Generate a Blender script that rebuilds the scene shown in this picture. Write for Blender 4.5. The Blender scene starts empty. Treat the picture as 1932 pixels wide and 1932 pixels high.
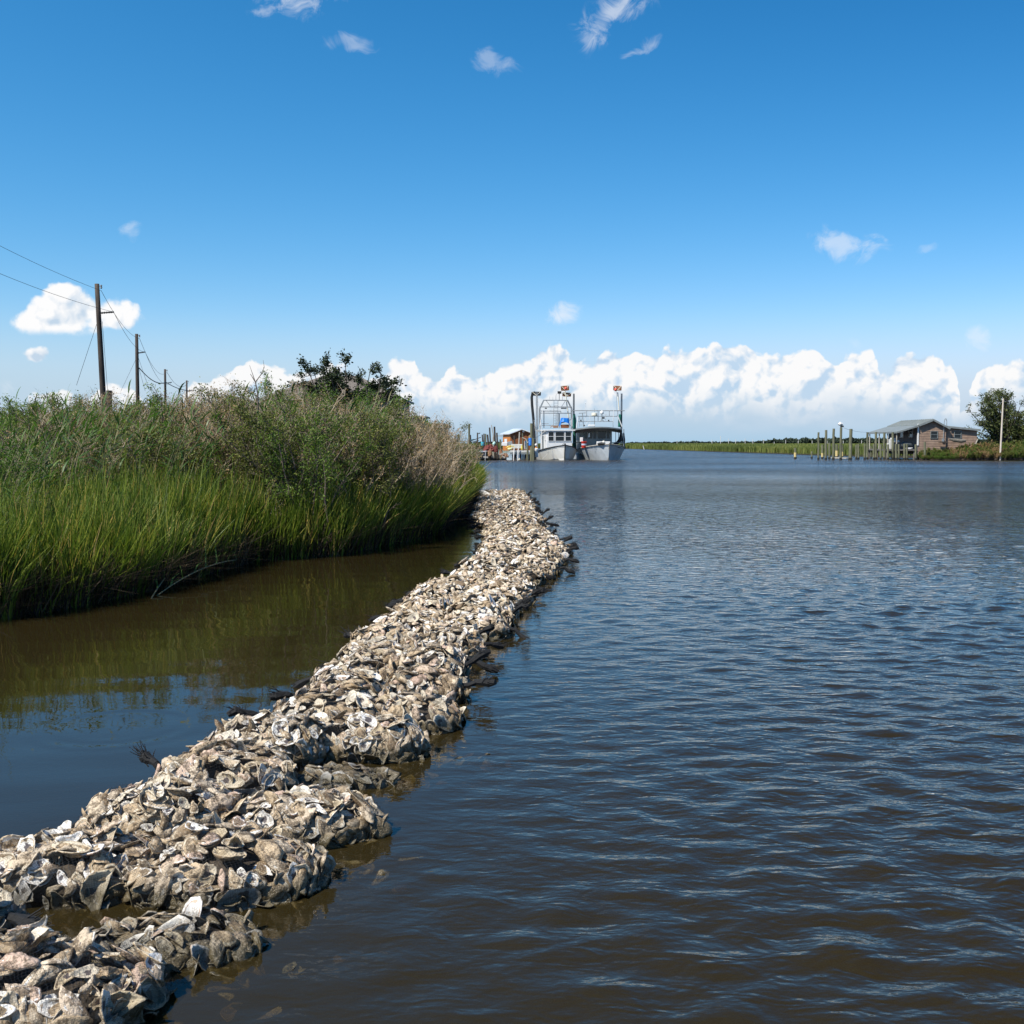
import bpy, math, random
import numpy as np
from mathutils import Vector, Matrix
C = bpy.context.scene.collection
SC = bpy.context.scene
R = math.radians
rng = np.random.default_rng(7)
random.seed(7)

# ------------------------------------------------------------------ camera
EYE = 1.7
F = 2125.0 / 1932.0              # focal length over picture width
PITCH = math.atan(130 / 2125.0)
cam = bpy.data.cameras.new('camera'); camo = bpy.data.objects.new('camera', cam); C.objects.link(camo)
cam.sensor_fit = 'HORIZONTAL'; cam.sensor_width = 24.0; cam.lens = 24.0 * F
cam.clip_start = 0.05; cam.clip_end = 20000
camo.location = (0, 0, EYE); camo.rotation_euler = (math.pi / 2 - PITCH, 0, 0)
SC.camera = camo
SC.render.engine = 'CYCLES'
SC.view_settings.view_transform = 'Standard'; SC.view_settings.look = 'None'
SC.view_settings.exposure = 0.30; SC.view_settings.gamma = 1.0
SC.cycles.max_bounces = 8; SC.cycles.transparent_max_bounces = 14
SC.cycles.diffuse_bounces = 2; SC.cycles.glossy_bounces = 3; SC.cycles.transmission_bounces = 4
SC.cycles.caustics_reflective = False; SC.cycles.caustics_refractive = False
SC.cycles.use_denoising = True
SC.cycles.sample_clamp_indirect = 4.0

def at(px, py, Y, src=True):
    """the point at depth Y seen at a place in the photograph"""
    if src: px /= 1.78882; py /= 1.78882
    a = (px - 966) / 2125.0; b = (966 - py) / 2125.0
    cp, sp = math.cos(PITCH), math.sin(PITCH)
    d = Vector((a, b * sp + cp, b * cp - sp)); k = Y / d.y
    return Vector((d.x * k, Y, EYE + d.z * k))
def ground(px, py, z=0.0, src=True):
    if src: px /= 1.78882; py /= 1.78882
    a = (px - 966) / 2125.0; b = (966 - py) / 2125.0
    cp, sp = math.cos(PITCH), math.sin(PITCH)
    d = Vector((a, b * sp + cp, b * cp - sp)); k = (z - EYE) / d.z
    return Vector((d.x * k, d.y * k, z))

# ------------------------------------------------------------------ node helper
class E:
    """a shader value that understands arithmetic"""
    def __init__(s, nt, o): s.nt = nt; s.o = o
    def _m(s, op, b=None, c=None, clamp=False):
        n = s.nt.nodes.new('ShaderNodeMath'); n.operation = op; n.use_clamp = clamp
        s.nt.links.new(s.o, n.inputs[0])
        for i, v in ((1, b), (2, c)):
            if v is None: continue
            if isinstance(v, E): s.nt.links.new(v.o, n.inputs[i])
            else: n.inputs[i].default_value = v
        return E(s.nt, n.outputs[0])
    def __add__(s, b): return s._m('ADD', b)
    __radd__ = __add__
    def __sub__(s, b): return s._m('SUBTRACT', b)
    def __rsub__(s, b): return (s * -1.0) + b
    def __mul__(s, b): return s._m('MULTIPLY', b)
    __rmul__ = __mul__
    def __truediv__(s, b): return s._m('DIVIDE', b)
    def max(s, b): return s._m('MAXIMUM', b)
    def min(s, b): return s._m('MINIMUM', b)
    def pow(s, b): return s._m('POWER', b)
    def clamp(s): return s._m('ADD', 0.0, clamp=True)
    def step(s, lo, hi):
        n = s.nt.nodes.new('ShaderNodeMapRange'); n.interpolation_type = 'SMOOTHSTEP'
        s.nt.links.new(s.o, n.inputs[0]); n.inputs[1].default_value = lo; n.inputs[2].default_value = hi
        return E(s.nt, n.outputs[0])
def node(nt, t, ins=None, **kw):
    n = nt.nodes.new(t)
    for k, v in kw.items(): setattr(n, k, v)
    for k, v in (ins or {}).items():
        s = n.inputs[k]
        if isinstance(v, E): nt.links.new(v.o, s)
        elif isinstance(v, bpy.types.NodeSocket): nt.links.new(v, s)
        else: s.default_value = v
    return n
def mixc(nt, fac, a, b, blend='MIX'):
    n = nt.nodes.new('ShaderNodeMix'); n.data_type = 'RGBA'; n.blend_type = blend
    for i, v in ((0, fac), (6, a), (7, b)):
        if isinstance(v, E): v = v.o
        if isinstance(v, bpy.types.NodeSocket): nt.links.new(v, n.inputs[i])
        else: n.inputs[i].default_value = v if i == 0 else (*v[:3], 1)
    return n.outputs[2]
def ramp(nt, fac, stops, interp='LINEAR'):
    n = nt.nodes.new('ShaderNodeValToRGB'); cr = n.color_ramp; cr.interpolation = interp
    while len(cr.elements) < len(stops): cr.elements.new(0.5)
    for e, (p, c) in zip(cr.elements, stops): e.position = p; e.color = (*c, 1)
    nt.links.new(fac.o if isinstance(fac, E) else fac, n.inputs[0])
    return n.outputs[0]

# ------------------------------------------------------------------ world: sky and clouds
SUN_EL, SUN_AZ = R(50), R(-132)          # azimuth measured from the view direction (+Y), negative = left
SKY_K = 0.105
w = bpy.data.worlds.new('World'); SC.world = w; w.use_nodes = True
nt = w.node_tree; nt.nodes.clear()
sky = node(nt, 'ShaderNodeTexSky', sky_type='NISHITA', sun_disc=False, sun_elevation=SUN_EL, sun_rotation=SUN_AZ,
           altitude=0, air_density=1.0, dust_density=0.35, ozone_density=2.2)
tc = node(nt, 'ShaderNodeTexCoord')
sep = node(nt, 'ShaderNodeSeparateXYZ', {0: tc.outputs['Generated']})
dx, dy, dz = (E(nt, sep.outputs[i]) for i in range(3))
hyp = (dx * dx + dy * dy).max(1e-6)._m('SQRT')
U = dx._m('ARCTAN2', dy)
V = dz / hyp
def uv(px, py):
    u = math.atan((px - 966) / 2125); return u, (836 - py) / 2125 * math.cos(u)
def comb(a, b, c=0.0): return node(nt, 'ShaderNodeCombineXYZ', {0: a, 1: b, 2: c}).outputs[0]
P = comb(U, V)
def noise(vec, scale, detail=5, rough=0.55, dist=0.0, out=0, dims='2D'):
    return E(nt, node(nt, 'ShaderNodeTexNoise', {'Vector': vec, 'Scale': scale, 'Detail': detail, 'Roughness': rough, 'Distortion': dist}, noise_dimensions=dims).outputs[out])
def voro(vec, scale, smooth=0.35, detail=3, rough=0.5):
    n = node(nt, 'ShaderNodeTexVoronoi', {'Vector': vec, 'Scale': scale, 'Detail': detail, 'Roughness': rough, 'Smoothness': smooth}, feature='SMOOTH_F1', voronoi_dimensions='2D', normalize=False)
    return E(nt, n.outputs['Distance'])
def vadd(a, b): return node(nt, 'ShaderNodeVectorMath', {0: a, 1: b}, operation='ADD').outputs[0]
def vscale(a, s): return node(nt, 'ShaderNodeVectorMath', {0: a, 'Scale': s}, operation='SCALE').outputs[0]
warpn = node(nt, 'ShaderNodeTexNoise', {'Vector': P, 'Scale': 26.0, 'Detail': 3.0}, noise_dimensions='2D')
warp = vscale(node(nt, 'ShaderNodeVectorMath', {0: warpn.outputs['Color'], 1: (0.5, 0.5, 0.5)}, operation='SUBTRACT').outputs[0], 0.012)
P1 = vadd(P, warp)
LD = (-0.0045, 0.0055, 0)
def puff(vec): return (voro(vec, 21.0, 0.3, 3.0, 0.5) * 0.6 + voro(vec, 64.0, 0.25, 2.0, 0.5) * 0.25)
B0 = puff(P1)                                # small distance = centre of a puff
B1 = puff(vadd(P1, LD))
fine = noise(P1, 60.0, 6, 0.62)
env = [(0, 800), (40, 788), (60, 735), (90, 728), (120, 735), (170, 742), (200, 705), (235, 698), (262, 720), (300, 755), (345, 728), (375, 700), (410, 704), (445, 678), (490, 660),
       (530, 670), (560, 690), (600, 684), (640, 676), (670, 704), (700, 708), (735, 668), (765, 655), (790, 672), (812, 706), (840, 688), (862, 676), (882, 694), (915, 684), (955, 674),
       (1000, 655), (1022, 636), (1055, 630), (1078, 646), (1108, 672), (1132, 655), (1160, 643), (1190, 644), (1220, 656), (1255, 642), (1280, 640), (1310, 656), (1335, 650),
       (1365, 637), (1400, 636), (1438, 656), (1475, 656), (1518, 641), (1545, 652), (1565, 668), (1600, 656), (1628, 655), (1655, 682), (1672, 694), (1695, 664), (1735, 654),
       (1780, 668), (1794, 690), (1801, 735), (1812, 768), (1822, 745), (1832, 728), (1846, 690), (1885, 664), (1932, 658), (2000, 640), (2100, 690), (2250, 650), (2500, 720)]
cur = node(nt, 'ShaderNodeFloatCurve')
cm = cur.mapping; c0 = cm.curves[0]
u0, u1 = uv(-100, 0)[0], uv(2550, 0)[0]
pts = [((uv(x, y)[0] - u0) / (u1 - u0), uv(x, y)[1] / 0.12) for x, y in env]
c0.points[0].location = (0.0, pts[0][1]); c0.points[1].location = (1.0, pts[-1][1])
for p in pts: c0.points.new(*p)
for p in c0.points: p.handle_type = 'AUTO'
cm.update()
wx_ = E(nt, node(nt, 'ShaderNodeSeparateXYZ', {0: warp}).outputs[0])
nt.links.new(((U + wx_ * 1.3 - u0) / (u1 - u0)).clamp().o, cur.inputs['Value'])
top = E(nt, cur.outputs[0]) * 0.12
# outside the framed part of the horizon the same kind of band goes on
wild = noise(comb(U, 0.0), 5.0, 4, 0.6) * 0.11 + 0.03
inside = ((U - (u0 - 0.02)) / 0.03).clamp() * (((u1 + 0.02) - U) / 0.03).clamp()
top = top * inside + wild * (1.0 - inside)
dens = (top - V) + (0.40 - B0) * 0.024 + (fine - 0.5) * 0.010
m_band = dens.step(-0.0005, 0.0035)
# lower part of the band dissolves into the haze over the horizon
lowfade = (V + (noise(P1, 14.0, 4, 0.6) - 0.5) * 0.040).step(0.016, 0.050)
veil = noise(comb(U + 3.7, V * 2.2), 12.0, 4, 0.6).step(0.42, 0.66)
m_band = m_band * lowfade
# relief: lit on the side of the sun, soft blue-grey in the folds
rel = ((B1 - B0) * 3.4 + (noise(vadd(P1, LD), 34.0, 5, 0.6) - noise(P1, 34.0, 5, 0.6)) * -2.2)
depth_in = (top - V)
big = noise(comb(U + 9.1, V * 1.3), 17.0, 2, 0.5)
lum = (rel * 1.15 + 0.84 + (0.030 - depth_in) * 6.0 + (big - 0.5) * 1.5).clamp()
# single clouds
ells = [(140, 594, 84, 50, 0, 1), (205, 603, 74, 42, 0, 1), (78, 608, 74, 34, 0, 1), (126, 566, 40, 36, 0, 1), (170, 592, 60, 40, 0, 1), (72, 669, 33, 22, 0, 1), (232, 715, 34, 28, 0, 1),
        (1058, 596, 36, 24, 15, .85), (1585, 470, 60, 24, -8, .62), (1840, 642, 18, 34, 5, .5), (1152, 44, 84, 38, 36, .68), (1105, 78, 34, 18, 38, .4), (1225, 88, 20, 20, 40, .4), (1192, 110, 24, 11, 25, .42),
        (592, 8, 92, 42, 8, .66), (505, 42, 26, 13, 25, .42), (672, 105, 42, 15, -5, .38), (937, 134, 44, 20, -22, .34), (261, 434, 16, 12, 30, .5),
        (1745, 482, 20, 8, 0, .25), (1648, 466, 10, 6, 0, .3), (1600, 644, 16, 8, 0, .18), (20, 735, 18, 14, 0, .3)]
acc = None; acc_s = None
wisp = noise(P1, 38.0, 7, 0.68, 0.6)
P2 = vadd(P, vscale(node(nt, 'ShaderNodeVectorMath', {0: warpn.outputs['Color'], 1: (0.5, 0.5, 0.5)}, operation='SUBTRACT').outputs[0], 0.03))
for (x, y, rx, ry, ang, s) in ells:
    u, v = uv(x, y)
    mp = node(nt, 'ShaderNodeMapping', {'Vector': P2 if s < 0.8 else P1, 'Location': (u, v, 0), 'Rotation': (0, 0, R(ang)), 'Scale': (rx / 2125 * (1.08 if s < 0.8 else 1), ry / 2125 * (1.0 if s < 0.8 else 1), 1)}, vector_type='TEXTURE')
    ln = node(nt, 'ShaderNodeVectorMath', {0: mp.outputs[0]}, operation='LENGTH')
    q = (1.0 - E(nt, ln.outputs['Value'])) 
    if s == 1: acc_s = q if acc_s is None else acc_s.max(q)
    else:
        q = q.max(-1.0) * 1.0 + (wisp - 0.46) * 2.8
        q = q.step(0.0, 1.25) * s
        # keep inside a slightly larger ellipse
        q = q * (1.35 - E(nt, ln.outputs['Value'])).step(0.0, 0.5)
        acc = q if acc is None else acc.max(q)
solid = (acc_s + (0.36 - B0) * 0.8 + (fine - 0.5) * 0.45)
flat = (V - uv(140, 634)[1] + (fine - 0.5) * 0.004).step(-0.002, 0.005)
flat = flat.max(((U - uv(100, 0)[0]) * -1.0).step(0.0, 0.001) * (uv(0, 645)[1] - V).step(-0.001, 0.001))
m_solid = solid.step(-0.02, 0.26) * flat
lum_s = (rel * 0.8 + 0.98 + (uv(140, 600)[1] - V).max(0.0) * -9.0).clamp()
front = dy.step(0.0, 0.1)
m_solid = m_solid * front; acc = acc * front
# sky colour, a little deeper in blue than the clear model, paler right over the horizon
hs = node(nt, 'ShaderNodeHueSaturation', {'Saturation': 1.22, 'Value': 1.0, 'Color': sky.outputs[0]})
K = 0.82 / SKY_K
sc_ = node(nt, 'ShaderNodeSeparateXYZ', {0: hs.outputs[0]})
cr_, cg_, cb_ = (E(nt, sc_.outputs[i]) for i in range(3))
# clear dry air: the red falls off faster than in the model, and the side away from the sun is deeper
side_ = 1.0 - (U + 0.45).clamp() * (V * 1.15).clamp() * 0.62
cr_ = (cr_ * (0.72 * SKY_K)).max(0.0).pow(1.6) * (2.75 / SKY_K) * side_ * side_
skyc = comb(cr_, cg_ * 1.01 * side_, cb_ * 1.19 * (side_ * 0.7 + 0.3))
hz = (0.115 - V.max(0.0)).step(0.0, 0.125)
skyc = mixc(nt, hz.pow(0.8) * 0.97, skyc, (0.385 * K, 0.60 * K, 0.79 * K))
sh_col = mixc(nt, (depth_in * 9.0).clamp(), (0.56 * K, 0.71 * K, 0.88 * K), (0.42 * K, 0.61 * K, 0.80 * K))
c_band = mixc(nt, lum, sh_col, (0.97 * K, 0.965 * K, 0.965 * K))
c_sol = mixc(nt, lum_s, (0.55 * K, 0.68 * K, 0.82 * K), (0.98 * K, 0.98 * K, 0.985 * K))
out = mixc(nt, (veil * (0.075 - V.max(0.0)).step(0.0, 0.06) * V.step(0.002, 0.02)) * 0.30, skyc, (0.62 * K, 0.72 * K, 0.84 * K))
out = mixc(nt, m_band * 0.97, out, c_band)
out = mixc(nt, m_solid, out, c_sol)
out = mixc(nt, acc * 0.80, out, (0.86 * K, 0.90 * K, 0.96 * K))
bg = node(nt, 'ShaderNodeBackground', {'Color': out, 'Strength': SKY_K})
wo = node(nt, 'ShaderNodeOutputWorld', {'Surface': bg.outputs[0]})
w.cycles.sampling_method = 'MANUAL'; w.cycles.sample_map_resolution = 512

sun = bpy.data.lights.new('sun', 'SUN'); suno = bpy.data.objects.new('sun', sun); C.objects.link(suno)
sun.energy = 5.0; sun.angle = R(0.53); sun.color = (1.0, 0.945, 0.85)
sd = Vector((math.sin(SUN_AZ) * math.cos(SUN_EL), math.cos(SUN_AZ) * math.cos(SUN_EL), math.sin(SUN_EL)))
suno.rotation_euler = sd.to_track_quat('Z', 'Y').to_euler()

# ------------------------------------------------------------------ object helpers
def tag(o, label=None, cat=None, group=None, kind=None):
    if label: o['label'] = label
    if cat: o['category'] = cat
    if group: o['group'] = group
    if kind: o['kind'] = kind
    return o
def empty(name, loc, label=None, cat=None, group=None, rz=0.0):
    o = bpy.data.objects.new(name, None); C.objects.link(o); o.location = loc; o.rotation_euler = (0, 0, rz)
    o.empty_display_size = 0.1
    return tag(o, label, cat, group)
def copy_tree(o, parent=None):
    c = o.copy(); C.objects.link(c); c.parent = parent
    for ch in list(o.children): copy_tree(ch, c)
    return c
def np_mesh(name, V_, F_, attrs=None, smooth=False):
    """V_ (n,3), F_ (m,k) constant k"""
    me = bpy.data.meshes.new(name)
    V_ = np.asarray(V_, np.float32); F_ = np.asarray(F_, np.int32)
    n, m, k = len(V_), len(F_), F_.shape[1]
    me.vertices.add(n); me.vertices.foreach_set('co', V_.ravel())
    me.loops.add(m * k); me.loops.foreach_set('vertex_index', F_.ravel())
    me.polygons.add(m); me.polygons.foreach_set('loop_start', np.arange(0, m * k, k, dtype=np.int32))
    try: me.polygons.foreach_set('loop_total', np.full(m, k, np.int32))
    except Exception: pass
    if smooth: me.polygons.foreach_set('use_smooth', np.ones(m, bool))
    for an, av in (attrs or {}).items():
        a = me.attributes.new(an, 'FLOAT', 'POINT'); a.data.foreach_set('value', np.asarray(av, np.float32))
    me.update(calc_edges=True)
    return me
def link(name, me, mat=None, parent=None, loc=(0, 0, 0)):
    o = bpy.data.objects.new(name, me); C.objects.link(o); o.location = loc; o.parent = parent
    if mat and not me.materials: me.materials.append(mat)
    return o
class MB:
    def __init__(s): s.v = []; s.f = []
    def add(s, vs, fs):
        b = len(s.v); s.v += [tuple(v) for v in vs]; s.f += [tuple(b + i for i in f) for f in fs]; return s
    def box(s, c, d, rz=0.0, M=None, ry=0.0):
        hx, hy, hz_ = d[0] / 2, d[1] / 2, d[2] / 2
        m = (M or (Matrix.Rotation(rz, 3, 'Z') @ Matrix.Rotation(ry, 3, 'Y')))
        vs = [Vector(c) + m @ Vector((x * hx, y * hy, z * hz_)) for x in (-1, 1) for y in (-1, 1) for z in (-1, 1)]
        return s.add(vs, [(0, 1, 3, 2), (4, 6, 7, 5), (0, 4, 5, 1), (2, 3, 7, 6), (0, 2, 6, 4), (1, 5, 7, 3)])
    def beam(s, a, b, wd, ht):
        a, b = Vector(a), Vector(b); d = (b - a); q = d.to_track_quat('X', 'Z').to_matrix()
        return s.box((a + b) / 2, (d.length, wd, ht), M=q)
    def tube(s, pts, r, n=6, cap=True):
        pts = [Vector(p) for p in pts]; k = len(pts)
        rr = r if hasattr(r, '__len__') else [r] * k
        base = len(s.v); prev = None
        for i, p in enumerate(pts):
            d = (pts[min(i + 1, k - 1)] - pts[max(i - 1, 0)]); 
            if d.length < 1e-9: d = Vector((0, 0, 1))
            d.normalize()
            if prev is None:
                a = Vector((0, 0, 1)) if abs(d.z) < 0.9 else Vector((1, 0, 0)); x = d.cross(a).normalized()
            else:
                x = (prev - d * prev.dot(d)); x = x.normalized() if x.length > 1e-6 else d.orthogonal().normalized()
            prev = x; y = d.cross(x)
            for j in range(n):
                t = 2 * math.pi * j / n; s.v.append(tuple(p + (x * math.cos(t) + y * math.sin(t)) * rr[i]))
        for i in range(k - 1):
            for j in range(n):
                a = base + i * n + j; b = base + i * n + (j + 1) % n
                s.f.append((a, b, b + n, a + n))
        if cap:
            s.f.append(tuple(base + j for j in reversed(range(n)))); s.f.append(tuple(base + (k - 1) * n + j for j in range(n)))
        return s
    def lathe(s, c, prof, n=16):
        """prof: list of (radius, z)"""
        base = len(s.v); c = Vector(c)
        for (r, z) in prof:
            for j in range(n):
                t = 2 * math.pi * j / n; s.v.append((c.x + r * math.cos(t), c.y + r * math.sin(t), c.z + z))
        for i in range(len(prof) - 1):
            for j in range(n):
                a = base + i * n + j; b = base + i * n + (j + 1) % n
                s.f.append((a, b, b + n, a + n))
        s.f.append(tuple(base + j for j in reversed(range(n)))); s.f.append(tuple(base + (len(prof) - 1) * n + j for j in range(n)))
        return s
    def ball(s, c, r, n=12, sq=1.0):
        prof = [(max(1e-4, r * math.sin(t)), -r * sq * math.cos(t)) for t in np.linspace(0.05, math.pi - 0.05, n // 2 + 2)]
        return s.lathe(c, prof, n)
    def prism(s, poly, z0, z1):
        n = len(poly); vs = [(x, y, z0) for x, y in poly] + [(x, y, z1) for x, y in poly]
        return s.add(vs, [tuple(range(n)), tuple(reversed(range(n, 2 * n)))] + [(i, i + n, (i + 1) % n + n, (i + 1) % n) for i in range(n)])
    def build(s, name, mat, parent=None, org=(0, 0, 0), smooth=False, bevel=0.0):
        me = bpy.data.meshes.new(name); o_ = Vector(org)
        me.from_pydata([tuple(Vector(v) - o_) for v in s.v], [], s.f); me.update()
        import bmesh
        bm = bmesh.new(); bm.from_mesh(me); bmesh.ops.recalc_face_normals(bm, faces=bm.faces)
        if bevel: bmesh.ops.bevel(bm, geom=list(bm.edges), offset=bevel, segments=1, affect='EDGES', clamp_overlap=True)
        bm.to_mesh(me); bm.free()
        if smooth:
            me.polygons.foreach_set('use_smooth', np.ones(len(me.polygons), bool))
        me.materials.append(mat)
        o = bpy.data.objects.new(name, me); C.objects.link(o); o.parent = parent
        if parent is None: o.location = o_
        return o

# ------------------------------------------------------------------ materials
def mat(name):
    m = bpy.data.materials.new(name); m.use_nodes = True; m.node_tree.nodes.clear(); return m, m.node_tree
def surf(name, c1, c2=None, scale=8.0, rough=0.7, metal=0.0, bump=0.0, bscale=30.0, stretch=(1, 1, 1), c3=None, spec=0.5, trans=0.0):
    """painted, wooden or metal surface: colour broken up by noise"""
    m, t = mat(name); tcn = node(t, 'ShaderNodeTexCoord'); oi = node(t, 'ShaderNodeObjectInfo')
    off = node(t, 'ShaderNodeVectorMath', {0: tcn.outputs['Object'], 1: oi.outputs['Location']}, operation='ADD')
    mp = node(t, 'ShaderNodeMapping', {'Vector': off.outputs[0], 'Scale': stretch})
    nz = node(t, 'ShaderNodeTexNoise', {'Vector': mp.outputs[0], 'Scale': scale, 'Detail': 6.0, 'Roughness': 0.65})
    c2 = c2 or c1
    st = [(0.32, c1), (0.62, c2)] + ([(0.75, c3)] if c3 else [])
    col = ramp(t, nz.outputs[0], st)
    b = node(t, 'ShaderNodeBsdfPrincipled', {'Base Color': col, 'Roughness': rough, 'Metallic': metal})
    b.inputs['Specular IOR Level'].default_value = spec
    if bump:
        n2 = node(t, 'ShaderNodeTexNoise', {'Vector': mp.outputs[0], 'Scale': bscale, 'Detail': 4.0})
        bp = node(t, 'ShaderNodeBump', {'Height': n2.outputs[0], 'Strength': 0.6, 'Distance': bump}); t.links.new(bp.outputs[0], b.inputs['Normal'])
    node(t, 'ShaderNodeOutputMaterial', {'Surface': b.outputs[0]})
    return m
def leafmat(name, stops, trans=0.35, rough=0.55, per_object=0.25):
    m, t = mat(name); a = node(t, 'ShaderNodeAttribute', attribute_name='rnd'); oi = node(t, 'ShaderNodeObjectInfo')
    f = (E(t, a.outputs['Fac']) * (1 - per_object) + E(t, oi.outputs['Random']) * per_object)
    col = ramp(t, f, stops)
    b = node(t, 'ShaderNodeBsdfPrincipled', {'Base Color': col, 'Roughness': rough}); b.inputs['Specular IOR Level'].default_value = 0.35
    tr = node(t, 'ShaderNodeBsdfTranslucent', {'Color': mixc(t, 1.0, col, (1.0, 1.1, 0.6), 'MULTIPLY')})
    mx = node(t, 'ShaderNodeMixShader', {0: trans, 1: b.outputs[0], 2: tr.outputs[0]})
    node(t, 'ShaderNodeOutputMaterial', {'Surface': mx.outputs[0]})
    return m
M = {}
# ------------------------------------------------------------------ shorelines
def left_edge(y):
    """x of the left bank's waterline at depth y; land is at smaller x"""
    ys = [0, 4, 6, 8, 10.8, 11.6, 13.2, 16.1, 16.9, 20.8, 26, 34.7, 44, 56, 75, 95, 108, 111.5, 113, 125, 150]
    xs = [-40, -24, -13, -7.5, -5.0, -4.6, -4.2, -3.8, -2.7, -1.45, -1.35, -1.3, -1.4, -1.6, -3.0, -4.6, -4.4, -3.6, -0.6, -0.6, -1.0]
    return np.interp(y, ys, xs)
def reef_c(y):
    ys = [0, 3.2, 4.2, 5.1, 6.3, 8, 9.4, 11, 13.7, 16, 20, 29, 36]
    xs = [-1.9, -1.45, -1.38, -1.12, -1.02, -.86, -.8, -.62, -.40, -.12, -.22, -.28, -.10]
    return np.interp(y, ys, xs)

# ground under the water and all around, one sheet to the horizon
M['mud'] = surf('mud', (0.012, 0.009, 0.005), (0.035, 0.026, 0.015), 3.0, 0.8, bump=0.02)
g = np_mesh('ground', [(-6000, -3000, -1.4), (6000, -3000, -1.4), (6000, 9000, -1.4), (-6000, 9000, -1.4)], [(0, 1, 2, 3)])
tag(link('ground', g, M['mud']), kind='structure')

# left bank: a low mud shelf under the plants
M['bank'] = surf('bank_soil', (0.018, 0.014, 0.008), (0.05, 0.038, 0.022), 5.0, 0.9, bump=0.04, bscale=12)
ysb = np.concatenate([np.arange(0, 60, 0.5), np.arange(60, 151, 1.5)])
off = np.array([-0.25, 0.0, 0.12, 0.5, 1.6, 4.0, 10, 25, 60, 200, 800])
zz = np.array([-1.35, -0.12, 0.10, 0.16, 0.26, 0.34, 0.4, 0.45, 0.5, 0.5, 0.5])
vb = []
for y in ysb:
    e = left_edge(y) + 0.10 * math.sin(y * 2.1) + 0.07 * math.sin(y * 5.3 + 1)
    for o_, z_ in zip(off, zz): vb.append((e - o_, y, z_ + (0.02 * math.sin(y * 3 + o_ * 5) if o_ > 0 else 0)))
nb = len(off); fb = [(i * nb + j, i * nb + j + 1, (i + 1) * nb + j + 1, (i + 1) * nb + j) for i in range(len(ysb) - 1) for j in range(nb - 1)]
tag(link('bank', np_mesh('bank', vb, fb, smooth=True), M['bank']), kind='structure')

# far marsh and right bank
EDGE_R = [(41.0, 113.5), (45.2, 117.0), (46.2, 128), (45.2, 140), (43.6, 152), (43.0, 172), (40.5, 215), (37.5, 265), (34.4, 331), (10, 352), (-60, 362), (-900, 420)]
polyr = [(400, 112.0), (120, 111.5), (60, 113.0)] + EDGE_R + [(-3000, 1500), (-3000, 5000), (4000, 5000), (4000, 200)]
mb = MB(); mb.prism(polyr, -1.3, 0.22); tag(mb.build('far_marsh', M['bank']), kind='structure')

# ------------------------------------------------------------------ water
m, t = mat('river_water'); M['water'] = m
tcn = node(t, 'ShaderNodeTexCoord'); geo = node(t, 'ShaderNodeNewGeometry')
pos = geo.outputs['Position']
sp = node(t, 'ShaderNodeSeparateXYZ', {0: pos}); X, Y = E(t, sp.outputs[0]), E(t, sp.outputs[1])
wind = E(t, node(t, 'ShaderNodeAttribute', attribute_name='wind').outputs['Fac'])
def wn(scale, sx, sy, rot, det=3.0, dist=0.0, rough=0.5):
    mp = node(t, 'ShaderNodeMapping', {'Vector': pos, 'Scale': (sx, sy, 1), 'Rotation': (0, 0, R(rot))})
    return E(t, node(t, 'ShaderNodeTexNoise', {'Vector': mp.outputs[0], 'Scale': scale, 'Detail': det, 'Roughness': rough, 'Distortion': dist}).outputs[0])
far = (Y - 5.0).step(0.0, 26.0)
patch = wn(0.10, 0.35, 1.0, 8, 3.0) 
h_near = (wn(9.0, 0.55, 1.0, 20, 2.0, 0.6) * 0.015 + wn(22.0, 0.7, 1.0, -15, 2.0) * 0.0052)
h_far = (1.0 - ((wn(4.4, 0.75, 1.0, 20, 3.0, 0.6) - 0.5) * 2.0)._m('ABSOLUTE')) * 0.072 + wn(9.0, 0.6, 1.0, -8, 3.0) * 0.032
gust = (patch - 0.5) * 2.2 + 1.0
h = (h_near * (1.0 - far) + h_far * far * gust) * wind
bp = node(t, 'ShaderNodeBump', {'Height': h, 'Strength': 1.0, 'Distance': 1.0})
gl = node(t, 'ShaderNodeBsdfGlossy', {'Color': (0.96, 0.95, 0.92, 1), 'Roughness': (Y - 18.0).step(0.0, 70.0) * wind * 0.25 + 0.012, 'Normal': bp.outputs[0]})
df = node(t, 'ShaderNodeBsdfDiffuse', {'Color': (0.066, 0.049, 0.017, 1), 'Normal': bp.outputs[0]})
tr = node(t, 'ShaderNodeBsdfTransparent', {'Color': (0.95, 0.92, 0.80, 1)})
body = node(t, 'ShaderNodeMixShader', {0: 0.36, 1: tr.outputs[0], 2: df.outputs[0]})
fr = node(t, 'ShaderNodeFresnel', {'IOR': 1.333, 'Normal': bp.outputs[0]})
ms = node(t, 'ShaderNodeMixShader', {0: fr.outputs[0], 1: body.outputs[0], 2: gl.outputs[0]})
vo = node(t, 'ShaderNodeVolumeAbsorption', {'Color': (0.72, 0.62, 0.25, 1), 'Density': 17.0})
node(t, 'ShaderNodeOutputMaterial', {'Surface': ms.outputs[0], 'Volume': vo.outputs[0]})

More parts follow.
